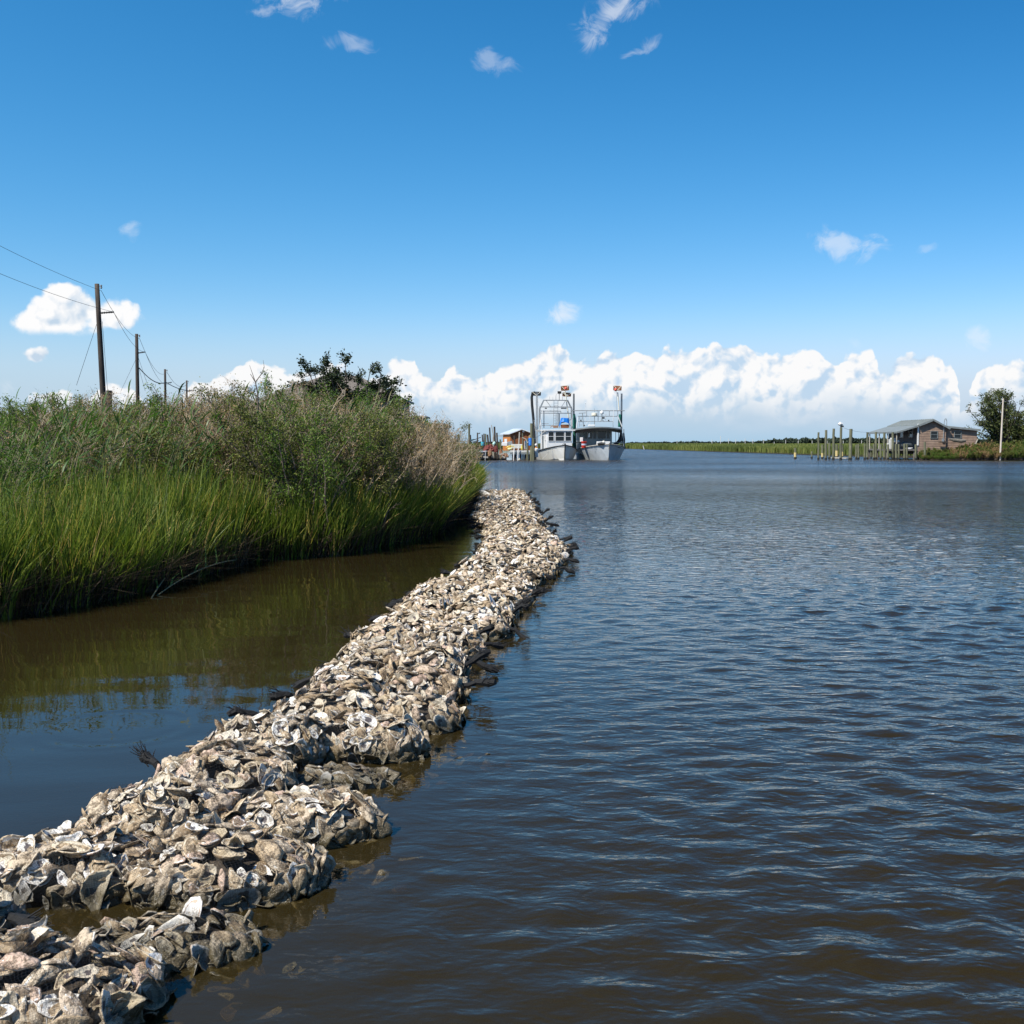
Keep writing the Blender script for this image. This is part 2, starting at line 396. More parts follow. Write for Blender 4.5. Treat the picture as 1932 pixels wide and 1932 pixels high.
def graded(lo, hi, d0, fn, end):
    a = [lo]
    while a[-1] < end: a.append(a[-1] + (d0 if a[-1] < hi else fn(a[-1])))
    return a
xr = graded(-3.2, 5.5, 0.038, lambda x: 0.038 + (x - 5.5) * 0.02, 6000)
xl = [-3.2]
while xl[-1] > -6000: xl.append(xl[-1] - (0.06 + (-3.2 - xl[-1]) * 0.05))
xs = np.array(sorted(set(xl[1:])) + xr)
ys_ = [-3000, -1000, -300, -100, -30, -10, -4, 0, 1.2]
ys_ = np.array(ys_ + graded(1.6, 8.0, 0.028, lambda y: 0.028 * (y / 8.0) ** 1.3, 9000))
XX, YY = np.meshgrid(xs, ys_); sh = XX.shape
DX = np.gradient(xs)[None, :] * np.ones(sh); DY = np.gradient(ys_)[:, None] * np.ones(sh)
# wind mask: lee side of the shells is calm, so is the water close under the right bank
lee = 1 / (1 + np.exp(-(XX - (reef_c(YY) + 0.75)) / 0.22))
back = 1 / (1 + np.exp(-(YY - 38.5) / 1.2)); 
bankd = np.clip((XX - left_edge(YY) - 0.3) / 2.0, 0, 1)
wind_ = np.maximum(lee, back * bankd)
lee2 = 1 / (1 + np.exp(-(YY - 2.2) / 0.3)); wind_ = wind_ * np.maximum(lee2, (XX > -1))
near_reef = np.clip((XX - reef_c(YY) - 0.5) / 2.6, 0, 1)
amp = wind_ * np.where(YY < 37, 0.45 + 0.55 * near_reef, 1.0)
rb = np.clip((112.5 - YY) / 9.0, 0, 1); rb = np.where((XX > 40) & (YY < 113), 0.25 + 0.75 * rb, 1.0)
windA = 0.035 + 0.965 * amp; windA = windA * rb
Hh = np.zeros(sh); SX = np.zeros(sh); SY = np.zeros(sh)
wr = np.random.default_rng(11)
gustm = 0.75 + 0.35 * np.sin(XX * 0.55 + YY * 0.21) * np.sin(YY * 0.43 - XX * 0.2 + 1.0)
for i in range(130):
    lam = 0.10 * (5.2 ** wr.random()); k = 2 * math.pi / lam
    th = R(-90 + 22) + wr.normal(0, 0.88)          # wavefronts run mostly towards the lower right
    kx, ky = k * math.cos(th), k * math.sin(th); ph = wr.random() * 6.283
    slope = 0.0205 * (lam / 0.28) ** (0.1 if lam < 0.28 else -0.6)
    att = np.clip(1.6 - (DX * abs(math.cos(th)) + DY * abs(math.sin(th))) * 4.2 / lam, 0, 1)
    a = slope / k * att * amp * gustm
    arg = kx * XX + ky * YY + ph
    Hh += a * np.cos(arg); SX -= 1.0 * a * math.cos(th) * np.sin(arg); SY -= 1.0 * a * math.sin(th) * np.sin(arg)
# faint swell and one ring spreading on the calm side
calm = (1 - wind_) * (YY < 40)
Hh += calm * (0.0006 * np.sin(3.1 * XX + 7.3 * YY) + 0.0005 * np.sin(-2.0 * XX + 11.7 * YY + 1.2))
rc = ground(395, 2455); rr_ = np.hypot(XX - rc.x, YY - rc.y)
Hh += calm * 0.0007 * np.exp(-((rr_ - 0.42) / 0.11) ** 2) * np.sin((rr_ - 0.42) * 38)
Hh[0, :] = 0
Vt = np.stack([XX + SX, YY + SY, Hh], -1).reshape(-1, 3)
ny, nx = sh
idx = np.arange(ny * nx).reshape(ny, nx)
Fq = np.stack([idx[:-1, :-1], idx[:-1, 1:], idx[1:, 1:], idx[1:, :-1]], -1).reshape(-1, 4)
# close the body of water below (flat bottom well under the bed sheet)
ring = np.concatenate([idx[0, :], idx[1:, -1], idx[-1, -2::-1], idx[-2:0:-1, 0]])
nv = len(Vt); low = Vt[ring].copy(); low[:, 2] = -2.6
Vt2 = np.concatenate([Vt, low, [[0, 3000, -2.6]]]); nr = len(ring); r2 = np.arange(nr)
side = np.stack([ring, nv + r2, nv + (r2 + 1) % nr, ring[(r2 + 1) % nr]], -1)
cen = nv + nr; r3 = r2[::1]
bot = np.stack([nv + r3, np.full(nr, cen), np.full(nr, cen), nv + (r3 + 1) % nr], -1)
# bottom as triangles stored as a second small mesh joined through quads with a doubled corner is invalid, so use a plain fan of quads
bot = np.array([[nv + i, cen, nv + (i + 2) % nr, nv + (i + 1) % nr] for i in range(0, nr - (nr % 2), 2)])
if nr % 2: print('ODD RING', nr)
wa = np.concatenate([windA.ravel(), np.zeros(nr + 1)])
me = np_mesh('water', Vt2, np.concatenate([Fq, side, bot]), {'wind': wa}, smooth=True)
sm = np.ones(len(me.polygons), bool); sm[len(Fq):] = False; me.polygons.foreach_set('use_smooth', sm)
print('water verts', len(Vt2), sh)
tag(link('water', me, M['water']), kind='structure')
# ------------------------------------------------------------------ oyster shells
m, t = mat('oyster_shell'); M['shell'] = m
tcn = node(t, 'ShaderNodeTexCoord'); oi = node(t, 'ShaderNodeObjectInfo'); geo = node(t, 'ShaderNodeNewGeometry')
pos = geo.outputs['Position']
inner = E(t, node(t, 'ShaderNodeAttribute', attribute_name='inner').outputs['Fac'])
tint = E(t, node(t, 'ShaderNodeAttribute', attribute_name='tint').outputs['Fac'])
scar = E(t, node(t, 'ShaderNodeAttribute', attribute_name='scar').outputs['Fac'])
def sn(scale, det=4.0, rough=0.6): return E(t, node(t, 'ShaderNodeTexNoise', {'Vector': pos, 'Scale': scale, 'Detail': det, 'Roughness': rough}).outputs[0])
n1 = sn(28.0, 5.0, 0.7); n2 = sn(120.0, 3.0)
co = ramp(t, tint, [(0.0, (0.20, 0.145, 0.09)), (0.15, (0.42, 0.33, 0.22)), (0.35, (0.60, 0.50, 0.37)), (0.55, (0.52, 0.46, 0.38)), (0.75, (0.72, 0.63, 0.50)), (0.88, (0.62, 0.47, 0.41)), (1.0, (0.78, 0.71, 0.60))])
co = mixc(t, n1.step(0.46, 0.57) * 0.82, co, (0.105, 0.075, 0.045))
co = mixc(t, n2.step(0.5, 0.75) * 0.5, co, (0.80, 0.74, 0.63))
co = mixc(t, 1.0, co, (0.97, 0.89, 0.77), 'MULTIPLY')
ci = ramp(t, tint, [(0.0, (0.52, 0.42, 0.27)), (0.4, (0.74, 0.66, 0.52)), (0.7, (0.82, 0.79, 0.72)), (1.0, (0.86, 0.84, 0.80))])
ci = mixc(t, n1.step(0.50, 0.60) * 0.6, ci, (0.20, 0.15, 0.085))
ci = mixc(t, (scar.step(0.35, 0.75) * 0.9), ci, (0.055, 0.04, 0.05))
col = mixc(t, inner.step(0.35, 0.65), co, ci)
# wet and weedy band at the waterline
zz_ = E(t, node(t, 'ShaderNodeSeparateXYZ', {0: pos}).outputs[2]) + (n1 - 0.5) * 0.05
wet = (0.110 - zz_).step(0.0, 0.07)
col = mixc(t, wet * 0.82, col, (0.05, 0.042, 0.016))
b = node(t, 'ShaderNodeBsdfPrincipled', {'Base Color': col, 'Roughness': 0.62 - wet * 0.4}); b.inputs['Specular IOR Level'].default_value = 0.4
bp = node(t, 'ShaderNodeBump', {'Height': n1 * 0.6 + n2 * 0.3, 'Strength': 1.0, 'Distance': 0.016}); t.links.new(bp.outputs[0], b.inputs['Normal'])
node(t, 'ShaderNodeOutputMaterial', {'Surface': b.outputs[0]})
M['core'] = surf('dark_bag_core', (0.02, 0.015, 0.009), (0.08, 0.06, 0.04), 45.0, 0.8, bump=0.02, bscale=60)
m, t = mat('black_netting'); M['net'] = m
uvn = node(t, 'ShaderNodeAttribute', attribute_name='UVMap')
uvn = node(t, 'ShaderNodeUVMap')
wn_ = node(t, 'ShaderNodeTexNoise', {'Vector': uvn.outputs[0], 'Scale': 9.0, 'Detail': 2.0})
wv = node(t, 'ShaderNodeVectorMath', {0: uvn.outputs[0], 1: vscale and node(t, 'ShaderNodeVectorMath', {0: wn_.outputs['Color'], 'Scale': 0.05}, operation='SCALE').outputs[0]}, operation='ADD')
su = node(t, 'ShaderNodeSeparateXYZ', {0: wv.outputs[0]})
def line(e): return (((e * (1 / 0.0135))._m('FRACT') - 0.5)._m('ABSOLUTE')).step(0.44, 0.49)
a_, b_ = E(t, su.outputs[0]), E(t, su.outputs[1])
thr = line(a_ + b_ * 0.6).max(line(b_ - a_ * 0.6))
bs = node(t, 'ShaderNodeBsdfPrincipled', {'Base Color': (0.012, 0.012, 0.013, 1), 'Roughness': 0.6})
tr = node(t, 'ShaderNodeBsdfTransparent', {})
mx = node(t, 'ShaderNodeMixShader', {0: thr * 0.9, 1: tr.outputs[0], 2: bs.outputs[0]})
node(t, 'ShaderNodeOutputMaterial', {'Surface': mx.outputs[0]})
M['netblack'] = surf('bunched_netting', (0.004, 0.004, 0.004), (0.012, 0.012, 0.012), 60, 0.85, bump=0.01, bscale=120)

def shell_proto(r, K, S):
    """one oyster valve, unit length 1 along x; returns verts, quads, inner, scar"""
    th = np.linspace(0, 2 * math.pi, S, endpoint=False)
    wdt = r.uniform(0.23, 0.36); ph = r.uniform(0, 6.28, 4)
    rad = 1 + 0.09 * np.sin(3 * th + ph[0]) + 0.06 * np.sin(5 * th + ph[1]) + 0.04 * np.sin(7 * th + ph[2])
    ox = 0.5 * np.cos(th) * rad; narrow = 0.62 + 0.38 * (np.cos(th) * 0.5 + 0.5) ** 0.7
    bend = r.uniform(-0.16, 0.16)
    oy = wdt * np.sin(th) * rad * narrow + bend * (ox * 2) ** 2
    cup = r.uniform(0.07, 0.17); tw = r.uniform(-0.14, 0.14); thick = r.uniform(0.022, 0.05)
    rs_i = np.linspace(0, 1, K + 1)[1:]
    V_, I_, S_ = [], [], []
    def ringpts(rr, zf, inn):
        x = ox * rr; y = oy * rr
        z = zf(rr) + tw * x * y * 4
        for a, b_, c_, tt in zip(x, y, z, th):
            V_.append((a, b_, c_)); I_.append(inn); S_.append(1.0 if (inn > 0.9 and (a - 0.14) ** 2 + (b_ + 0.02) ** 2 < 0.016) else 0.0)
    zin = lambda q: cup * (q ** 2.2 - 1) + 0.012 * np.sin(4 * th + ph[3]) * q
    zout = lambda q: (cup + thick) * (q ** 2.4 - 1) + (0.030 * np.sin(q * 22 + ph[1]) * (q > 0.2) + 0.03 * np.sin(6 * th + ph[0]) * q * (1 - q))
    V_.append((0, 0, -cup)); I_.append(1.0); S_.append(0)
    for q in rs_i: ringpts(q, zin, 1.0 if q < 0.999 else 0.7)
    for q in rs_i[::-1]: ringpts(q * (1.03 if q > 0.99 else 1), lambda q_: zout(min(q_, 1.0)) - (0.02 if q_ > 0.9 else 0), 0.0)
    V_.append((0, 0, -cup - thick)); I_.append(0.0); S_.append(0)
    n = len(V_); f = []; nr_ = 2 * K
    for k in range(nr_ - 1):
        for j in range(S):
            a = 1 + k * S + j; b_ = 1 + k * S + (j + 1) % S
            f.append((a, a + S, b_ + S, b_))
    T = []
    for j in range(0, S, 2):       # caps as quads (S is even)
        f.append((0, 1 + j, 1 + (j + 1) % S, 1 + (j + 2) % S)); q = 1 + (nr_ - 1) * S
        f.append((n - 1, q + (j + 2) % S, q + (j + 1) % S, q + j))
    V_ = np.array(V_); V_[:, 2] += cup * 0.5
    if r.random() < 0.5: V_[:, 1] *= -1; f = [tuple(reversed(x)) for x in f]
    return V_, np.array(f), np.array(I_), np.array(S_)
sr = np.random.default_rng(5)
HI = [shell_proto(sr, 5, 16) for _ in range(16)]
MD = [shell_proto(sr, 3, 10) for _ in range(10)]
LO = [shell_proto(sr, 2, 8) for _ in range(8)]
HI_ME = []
for i in range(32):
    v_, f_, i_, s_ = HI[i % 16]
    me = np_mesh('shell', v_, f_, {'inner': i_, 'scar': s_, 'tint': np.full(len(v_), sr.random())}, smooth=True); me.materials.append(M['shell']); HI_ME.append(me)

def rot_from(nrm, spin, tilt1, tilt2, flip):
    n_ = Vector(nrm); q = n_.to_track_quat('Z', 'X').to_matrix()
    return np.array(q @ Matrix.Rotation(tilt1, 3, 'X') @ Matrix.Rotation(tilt2, 3, 'Y') @ Matrix.Rotation(spin, 3, 'Z') @ (Matrix.Rotation(math.pi, 3, 'X') if flip else Matrix.Identity(3)))
def ellip(dirs, a, b, c, n=2.35):
    p = (np.abs(dirs[:, 0] / a) ** n + np.abs(dirs[:, 1] / b) ** n + np.abs(dirs[:, 2] / c) ** n) ** (-1 / n)
    P_ = dirs * p[:, None]
    N_ = np.sign(P_) * np.abs(P_ / np.array([a, b, c])) ** (n - 1) / np.array([a, b, c])
    N_ /= np.linalg.norm(N_, axis=1)[:, None]
    return P_, N_
def lump(P_, a, seed):
    """uneven sagging of a bag"""
    q = np.random.default_rng(seed).uniform(0, 6.28, 6)
    k = 1 + 0.08 * np.sin(P_[:, 0] * 9 + q[0]) * np.sin(P_[:, 1] * 8 + q[1]) + 0.05 * np.sin(P_[:, 0] * 17 + q[2]) + 0.05 * np.sin(P_[:, 1] * 19 + q[3])
    return k
def make_bag(x, y, rz, a, b, c, zc, detail, label, group, seed, ties=(1, 0), nsh=None):
    r = np.random.default_rng(seed)
    root = empty('oyster_bag', (x, y, 0), label, 'oyster bag', group, rz)
    # dark inner core, its colour stands in for shade between the shells
    nu, nv_ = 20, 10
    dirs = []
    for i in range(nv_ + 1):
        el = math.pi * (i / nv_ - 0.5); el = max(-1.55, min(1.55, el))
        for j in range(nu): tt = 2 * math.pi * j / nu; dirs.append((math.cos(el) * math.cos(tt) * a, math.cos(el) * math.sin(tt) * b, math.sin(el) * c))
    dirs = np.array(dirs); dirs /= np.linalg.norm(dirs, axis=1)[:, None]
    qf = [(i * nu + j, i * nu + (j + 1) % nu, (i + 1) * nu + (j + 1) % nu, (i + 1) * nu + j) for i in range(nv_) for j in range(nu)]
    P_, N_ = ellip(dirs, a, b, c); lk = lump(P_, a, seed)
    core = P_ * lk[:, None] * 0.84 - N_ * 0.02; core[:, 2] += zc
    link('dark_core', np_mesh('dark_core', core, qf, smooth=True), M['core'], root)
    # shells
    n = nsh or {2: 500, 1: 380, 0: 240}[detail]
    d = r.normal(size=(n * 2, 3)) * np.array([a, b, c]); d /= np.linalg.norm(d, axis=1)[:, None]
    P_, N_ = ellip(d, a, b, c); P_ = P_ * lump(P_, a, seed)[:, None]
    keep = (P_[:, 2] + zc > -0.10); P_, N_ = P_[keep][:n], N_[keep][:n]; n = len(P_)
    size = np.clip(r.lognormal(math.log(0.098), 0.32, n), 0.045, 0.165)
    tints = r.random(n); lay = r.uniform(-0.030, 0.014, n)
    cr, sr_ = math.cos(rz), math.sin(rz)
    camdir = np.array([-x, -y, EYE]); camdir /= np.linalg.norm(camdir)
    cl = np.array([cr * camdir[0] + sr_ * camdir[1], -sr_ * camdir[0] + cr * camdir[1], camdir[2]])
    score = (N_ @ cl) + lay * 22 + size * 3 - (P_[:, 2] + zc < 0.0) * 3
    solo = set(np.argsort(-score)[:100]) if detail == 2 else set()
    protos = {2: HI, 1: MD, 0: LO}[detail]
    VV, FF, II, SS, TT, base = [], [], [], [], [], 0
    for i in range(n):
        flip = r.random() < 0.55
        ct = 0.24 if r.random() < 0.75 else 0.62
        Rm = rot_from(N_[i], r.uniform(0, 6.28), r.normal(0, ct), r.normal(0, ct), flip)
        pos_ = P_[i] + N_[i] * lay[i]; pos_[2] += zc
        s_ = size[i]; sc_ = np.array([1, r.uniform(0.85, 1.15), r.uniform(0.7, 1.3)]) * s_
        if i in solo:
            o = bpy.data.objects.new('shell', HI_ME[int(r.integers(32))]); C.objects.link(o); o.parent = root
            o.matrix_local = Matrix.Translation(pos_) @ Matrix(Rm.tolist()).to_4x4() @ Matrix.Diagonal((*sc_, 1))
        else:
            v_, f_, i_, s2 = protos[int(r.integers(len(protos)))]
            VV.append((v_ * sc_) @ Rm.T + pos_); FF.append(f_ + base); II.append(i_); SS.append(s2); TT.append(np.full(len(v_), tints[i])); base += len(v_)
    o = link('shell_pile', np_mesh('shell_pile', np.concatenate(VV), np.concatenate(FF), {'inner': np.concatenate(II), 'scar': np.concatenate(SS), 'tint': np.concatenate(TT)}, smooth=detail > 0), M['shell'], root)
    o['kind'] = 'stuff'
    # netting drawn over the shells
    if detail == 2 or (detail == 1 and y < 9):
        nu, nv_ = 48, 22; D = []
        for i in range(nv_ + 1):
            el = -0.25 + (math.pi / 2 + 0.25) * i / nv_ * 0.985
            for j in range(nu): tt = 2 * math.pi * j / nu; D.append((math.cos(el) * math.cos(tt) * a, math.cos(el) * math.sin(tt) * b, math.sin(el) * c))
        D = np.array(D); D /= np.linalg.norm(D, axis=1)[:, None]
        Pn, Nn = ellip(D, a, b, c); Pn = Pn * lump(Pn, a, seed)[:, None] + Nn * (0.022 + 0.010 * np.sin(Pn[:, :1] * 40 + 3 * Pn[:, 1:2] * 12) * np.sin(Pn[:, 1:2] * 37 + seed)); Pn[:, 2] += zc
        ff = np.array([(i * nu + j, i * nu + (j + 1) % nu, (i + 1) * nu + (j + 1) % nu, (i + 1) * nu + j) for i in range(nv_) for j in range(nu)])
        me = np_mesh('netting', Pn, ff, smooth=True)
        ul = me.uv_layers.new(name='UVMap'); arc = Pn[:, :2] * (1 + 0.7 * np.clip(c * 0.8 + zc - Pn[:, 2:3], 0, 1) / c)
        ul.data.foreach_set('uv', arc[ff.ravel()].astype(np.float32).ravel())
        link('netting', me, M['net'], root)
    # bunched ends of the netting sleeve
    for side_, on in ((-1, ties[0]), (1, ties[1])):
        if not on: continue
        L_ = r.uniform(0.14, 0.30); up = r.uniform(-0.02, 0.12) if on == 1 else 0.15
        p0 = Vector((side_ * a * 0.93, r.uniform(-.06, .06), zc + c * r.uniform(0.15, 0.5)))
        dr = Vector((side_, r.uniform(-.5, .5), r.uniform(-0.5, 0.5) if on == 1 else 0.9)).normalized()
        mb = MB(); pts = [p0 + dr * L_ * k_ + Vector((0, 0, -0.05 * k_ * k_)) + Vector(r.normal(0, 0.006, 3)) for k_ in np.linspace(-0.3, 1, 8)]
        mb.tube(pts, [0.04, 0.025, 0.019, 0.017, 0.020, 0.026, 0.030, 0.018], 6)
        for q in range(22):
            e0 = pts[5] + Vector(r.normal(0, 0.01, 3)); mb.tube([e0, e0 + dr * r.uniform(.03, .09) + Vector(r.normal(0, 0.022, 3))], [0.004, 0.0015], 3)
        mb.build('netting_tail', M['netblack'], root)
    return root

LINE = 'mesh bags of oyster shells laid in a line across the water'
# (x, y, rz, half length, half width, half height, centre height, label, ties)
near = [
 (-1.54, 3.27, .05, .46, .25, .15, .03, 'large net bag of oyster shells nearest the camera in the bottom left corner', (0, 0)),
 (-1.17, 3.70, .30, .29, .17, .075, -.005, 'low half sunken oyster bag just behind the nearest one, wet shells barely above water', (0, 0)),
 (-1.98, 3.84, -.1, .24, .15, .10, .03, 'dark wet oyster bag at the left edge behind the nearest bag', (0, 1)),
 (-1.68, 4.24, .08, .37, .21, .15, .02, 'oyster bag at the left end of the second row, on the brown calm water', (1, 0)),
 (-1.11, 4.24, .10, .37, .235, .16, .03, 'plump oyster bag at the right end of the second row, above black shaded water', (0, 0)),
 (-1.50, 4.80, .20, .33, .235, .18, .04, 'oyster bag on the calm side of the third row, with a frayed black tail', (1, 1)),
 (-.92, 4.84, .12, .34, .24, .14, .02, 'oyster bag jutting furthest right into the rippled water near the front', (0, 0)),
 (-1.40, 5.38, .10, .33, .225, .17, .04, 'oyster bag of the fourth row beside the upright black net flap', (2, 0)),
 (-.86, 5.56, .05, .27, .13, .06, -.01, 'sunken oyster bag in the wet gap between the third and fifth rows, shells awash', (0, 0)),
 (-1.32, 5.92, .16, .32, .235, .19, .04, 'tall rounded oyster bag of the fifth row with a black knot at its right end', (0, 1)),
 (-.83, 6.12, .03, .34, .225, .16, .03, 'oyster bag at the right of the fifth row, wide white shells facing the camera', (0, 0)),
]
for i, (x, y, rz, a, b_, c_, zc, lab, ties) in enumerate(near):
    make_bag(x, y, rz, a, b_, c_, zc, 2, lab, LINE, 100 + i, ties, nsh=280 if c_ < 0.09 else (360 if a < .3 else None))
# the rest of the line, two bags to a row
lx = lambda y: np.interp(y, [6.3, 7.3, 8.3, 9.4, 10.3, 12, 14, 16, 18.5, 21, 25, 29, 36], [-1.42, -1.38, -1.24, -1.26, -1.16, -.98, -.66, -.46, -.38, -.50, -.82, -.92, -.92])
rx_ = lambda y: np.interp(y, [6.3, 7.0, 8.0, 9.4, 11.1, 12.6, 13.7, 16, 17.5, 20, 24, 29, 34, 36], [-.44, -.40, -.33, -.18, .10, .20, .42, .76, .74, .60, .54, .50, .42, .38])
rr2 = np.random.default_rng(21); y = 6.62; row = 0
while y < 36.2:
    l, r_ = float(lx(y)) + rr2.normal(0, .05), float(rx_(y)) + rr2.normal(0, .05)
    wd = r_ - l; cut = l + wd * rr2.uniform(.42, .58)
    parts = [(l, cut), (cut, r_)] if wd < 1.75 else [(l, l + wd / 3), (l + wd / 3, l + 2 * wd / 3), (l + 2 * wd / 3, r_)]
    for k, (p, q) in enumerate(parts):
        zone = ('just behind the fifth row' if y < 8.3 else 'in the near middle stretch' if y < 11 else 'in the middle stretch' if y < 14.5 else 'where the line bulges widest' if y < 18.5 else 'in the narrowing far stretch' if y < 27 else 'at the far tip')
        tl = (1 if k == 0 and rr2.random() < .7 else 0, (1 if rr2.random() < .6 else (2 if rr2.random() < .45 else 0)))
        lab = ('bag %s tail on the %s side, %s' % ('with black net' if any(tl) else 'without net', 'calm' if k == 0 else 'open water' if k == len(parts) - 1 else 'inner', zone)).replace('bag', 'oyster bag', 1)
        det = 1 if y < 13 else 0
        make_bag((p + q) / 2, y + rr2.uniform(-.09, .09) + (0.16 if k == 1 else 0), rr2.normal(0, .10), (q - p) / 2 + .04, rr2.uniform(.20, .245), rr2.uniform(.12, .20), rr2.uniform(.02, .06), det,
                 lab, LINE, 1000 + row * 4 + k, tl, nsh=None if y < 20 else 170)
    y += rr2.uniform(.46, .56); row += 1
print('reef rows', row)
# sunken shells lying on the flank, seen through the water
def sunk(name, px, py, n, sx, sy, lab, seed):
    g_ = ground(px, py, -0.05); r = np.random.default_rng(seed); VV, FF, II, SS, TT, base = [], [], [], [], [], 0
    for i in range(n):
        v_, f_, i_, s2 = HI[int(r.integers(16))]
        Rm = rot_from((0, 0, 1), r.uniform(0, 6.28), r.normal(0, .4), r.normal(0, .4), r.random() < .4)
        ps = np.array([r.normal(0, sx), r.normal(0, sy), -abs(r.normal(0.0, 0.04)) - 0.012])
        VV.append((v_ * r.uniform(.06, .11)) @ Rm.T + ps); FF.append(f_ + base); II.append(i_); SS.append(s2); TT.append(np.full(len(v_), r.random())); base += len(v_)
    o = link(name, np_mesh(name, np.concatenate(VV), np.concatenate(FF), {'inner': np.concatenate(II), 'scar': np.concatenate(SS), 'tint': np.concatenate(TT)}, smooth=True), M['shell'], None, (g_.x, g_.y, 0))
    tag(o, lab, 'oyster shells', 'sunken shells spilled beside the bags', 'stuff')
sunk('sunken_shells', 690, 3300, 60, .16, .12, 'pale oyster shells sunk just under the water at the right of the nearest bags', 3)
sunk('sunken_shells', 1130, 2940, 34, .14, .08, 'sunken shells glowing brown off the foot of the second row', 4)
sunk('sunken_shells', 1530, 2570, 26, .16, .07, 'sunken shells under the ripples right of the fifth row', 5)
sunk('sunken_shells', 1260, 2640, 26, .2, .07, 'sunken shells in the wet gap between third and fifth rows', 6)
# whitened pole lying at the far end of the shells
mb = MB(); a_ = ground(1596, 1655, .25); b2 = ground(1672, 1682, .1); mb.tube([a_, (a_ + b2) / 2 + Vector((0, 0, .03)), b2], [.07, .09, .06], 8)
tag(mb.build('driftwood_log', surf('driftwood', (.5, .46, .38), (.75, .72, .65), 9, .8, bump=.02), org=a_), 'bleached driftwood log lying between the reed bank and the far end of the shells', 'log')
# ------------------------------------------------------------------ plants
M['grass'] = leafmat('marsh_grass_blades', [(0, (0.035, 0.066, 0.012)), (.35, (0.115, 0.175, 0.022)), (.7, (0.235, 0.28, 0.036)), (.86, (0.34, 0.36, 0.07)), (.94, (0.50, 0.38, 0.09)), (1, (0.40, 0.27, 0.12))], 0.35, 0.5, 0.0)
M['leaf_olive'] = leafmat('olive_leaves', [(0, (0.05, 0.068, 0.014)), (.5, (0.135, 0.155, 0.03)), (.85, (0.25, 0.25, 0.06)), (1, (0.34, 0.25, 0.10))], 0.3)
M['leaf_green'] = leafmat('green_leaves', [(0, (0.038, 0.080, 0.012)), (.5, (0.105, 0.185, 0.026)), (1, (0.24, 0.31, 0.05))], 0.35)
M['leaf_dry'] = leafmat('dry_leaves', [(0, (0.12, 0.075, 0.032)), (.5, (0.30, 0.19, 0.082)), (.85, (0.46, 0.33, 0.155)), (1, (0.22, 0.23, 0.07))], 0.2)
M['leaf_dark'] = leafmat('dark_oak_leaves', [(0, (0.010, 0.018, 0.007)), (.6, (0.028, 0.044, 0.015)), (1, (0.065, 0.08, 0.026))], 0.12, 0.5)
M['leaf_cane'] = leafmat('cane_leaves', [(0, (0.035, 0.085, 0.018)), (.55, (0.09, 0.175, 0.04)), (.85, (0.20, 0.28, 0.07)), (1, (0.44, 0.40, 0.17))], 0.35, 0.42)
M['leaf_tree'] = leafmat('tree_leaves', [(0, (0.035, 0.052, 0.015)), (.6, (0.11, 0.13, 0.036)), (1, (0.18, 0.20, 0.065))], 0.2, 0.5)
M['twig'] = surf('twigs', (0.07, 0.05, 0.038), (0.19, 0.15, 0.12), 14, .9)
M['twig_pale'] = surf('bleached_twigs', (0.20, 0.15, 0.10), (0.46, 0.37, 0.26), 14, .9)
M['bark'] = surf('bark', (0.035, 0.028, 0.022), (0.10, 0.085, 0.07), 12, .95, bump=.02)
M['stalk'] = surf('cane_stalks', (0.10, 0.10, 0.04), (0.24, 0.20, 0.10), 10, .7)

def blades(base, h, wd, lean, seg=3, droop=0.35, seed=0):
    """ribbons: base (n,3), heights, widths, lean vectors (n,2)"""
    n = len(base); r = np.random.default_rng(seed); ang = r.uniform(0, math.pi, n); wx, wy = np.cos(ang) * wd / 2, np.sin(ang) * wd / 2
    V_ = np.zeros((n, (seg + 1) * 2, 3)); t_ = np.linspace(0, 1, seg + 1)
    for k, q in enumerate(t_):
        cx = base[:, 0] + lean[:, 0] * h * q ** 1.7; cy = base[:, 1] + lean[:, 1] * h * q ** 1.7
        cz = base[:, 2] + h * (q - droop * np.hypot(lean[:, 0], lean[:, 1]) * q ** 2.2)
        tp = (1 - q) ** 0.6 if k < seg else 0.12
        V_[:, 2 * k] = np.stack([cx - wx * tp, cy - wy * tp, cz], -1); V_[:, 2 * k + 1] = np.stack([cx + wx * tp, cy + wy * tp, cz], -1)
    m_ = (seg + 1) * 2; b_ = (np.arange(n) * m_)[:, None]
    F_ = np.concatenate([b_ + np.array([[2 * k, 2 * k + 1, 2 * k + 3, 2 * k + 2]]) for k in range(seg)])
    return V_.reshape(-1, 3), F_, m_
def prof(px):
    """skyline of the left bank: picture row (1932 scale) of the plant tops by picture column"""
    return np.interp(px, [-400, 0, 60, 120, 200, 300, 380, 420, 450, 520, 560, 600, 660, 700, 740, 770, 800, 830, 850, 870, 890, 905, 912], [770, 766, 752, 746, 752, 744, 740, 734, 730, 724, 730, 738, 744, 744, 756, 776, 784, 798, 812, 832, 855, 880, 905])
def row_of(x, y, z): return 836 - (z - EYE) * 2125 / y      # close enough for plant heights
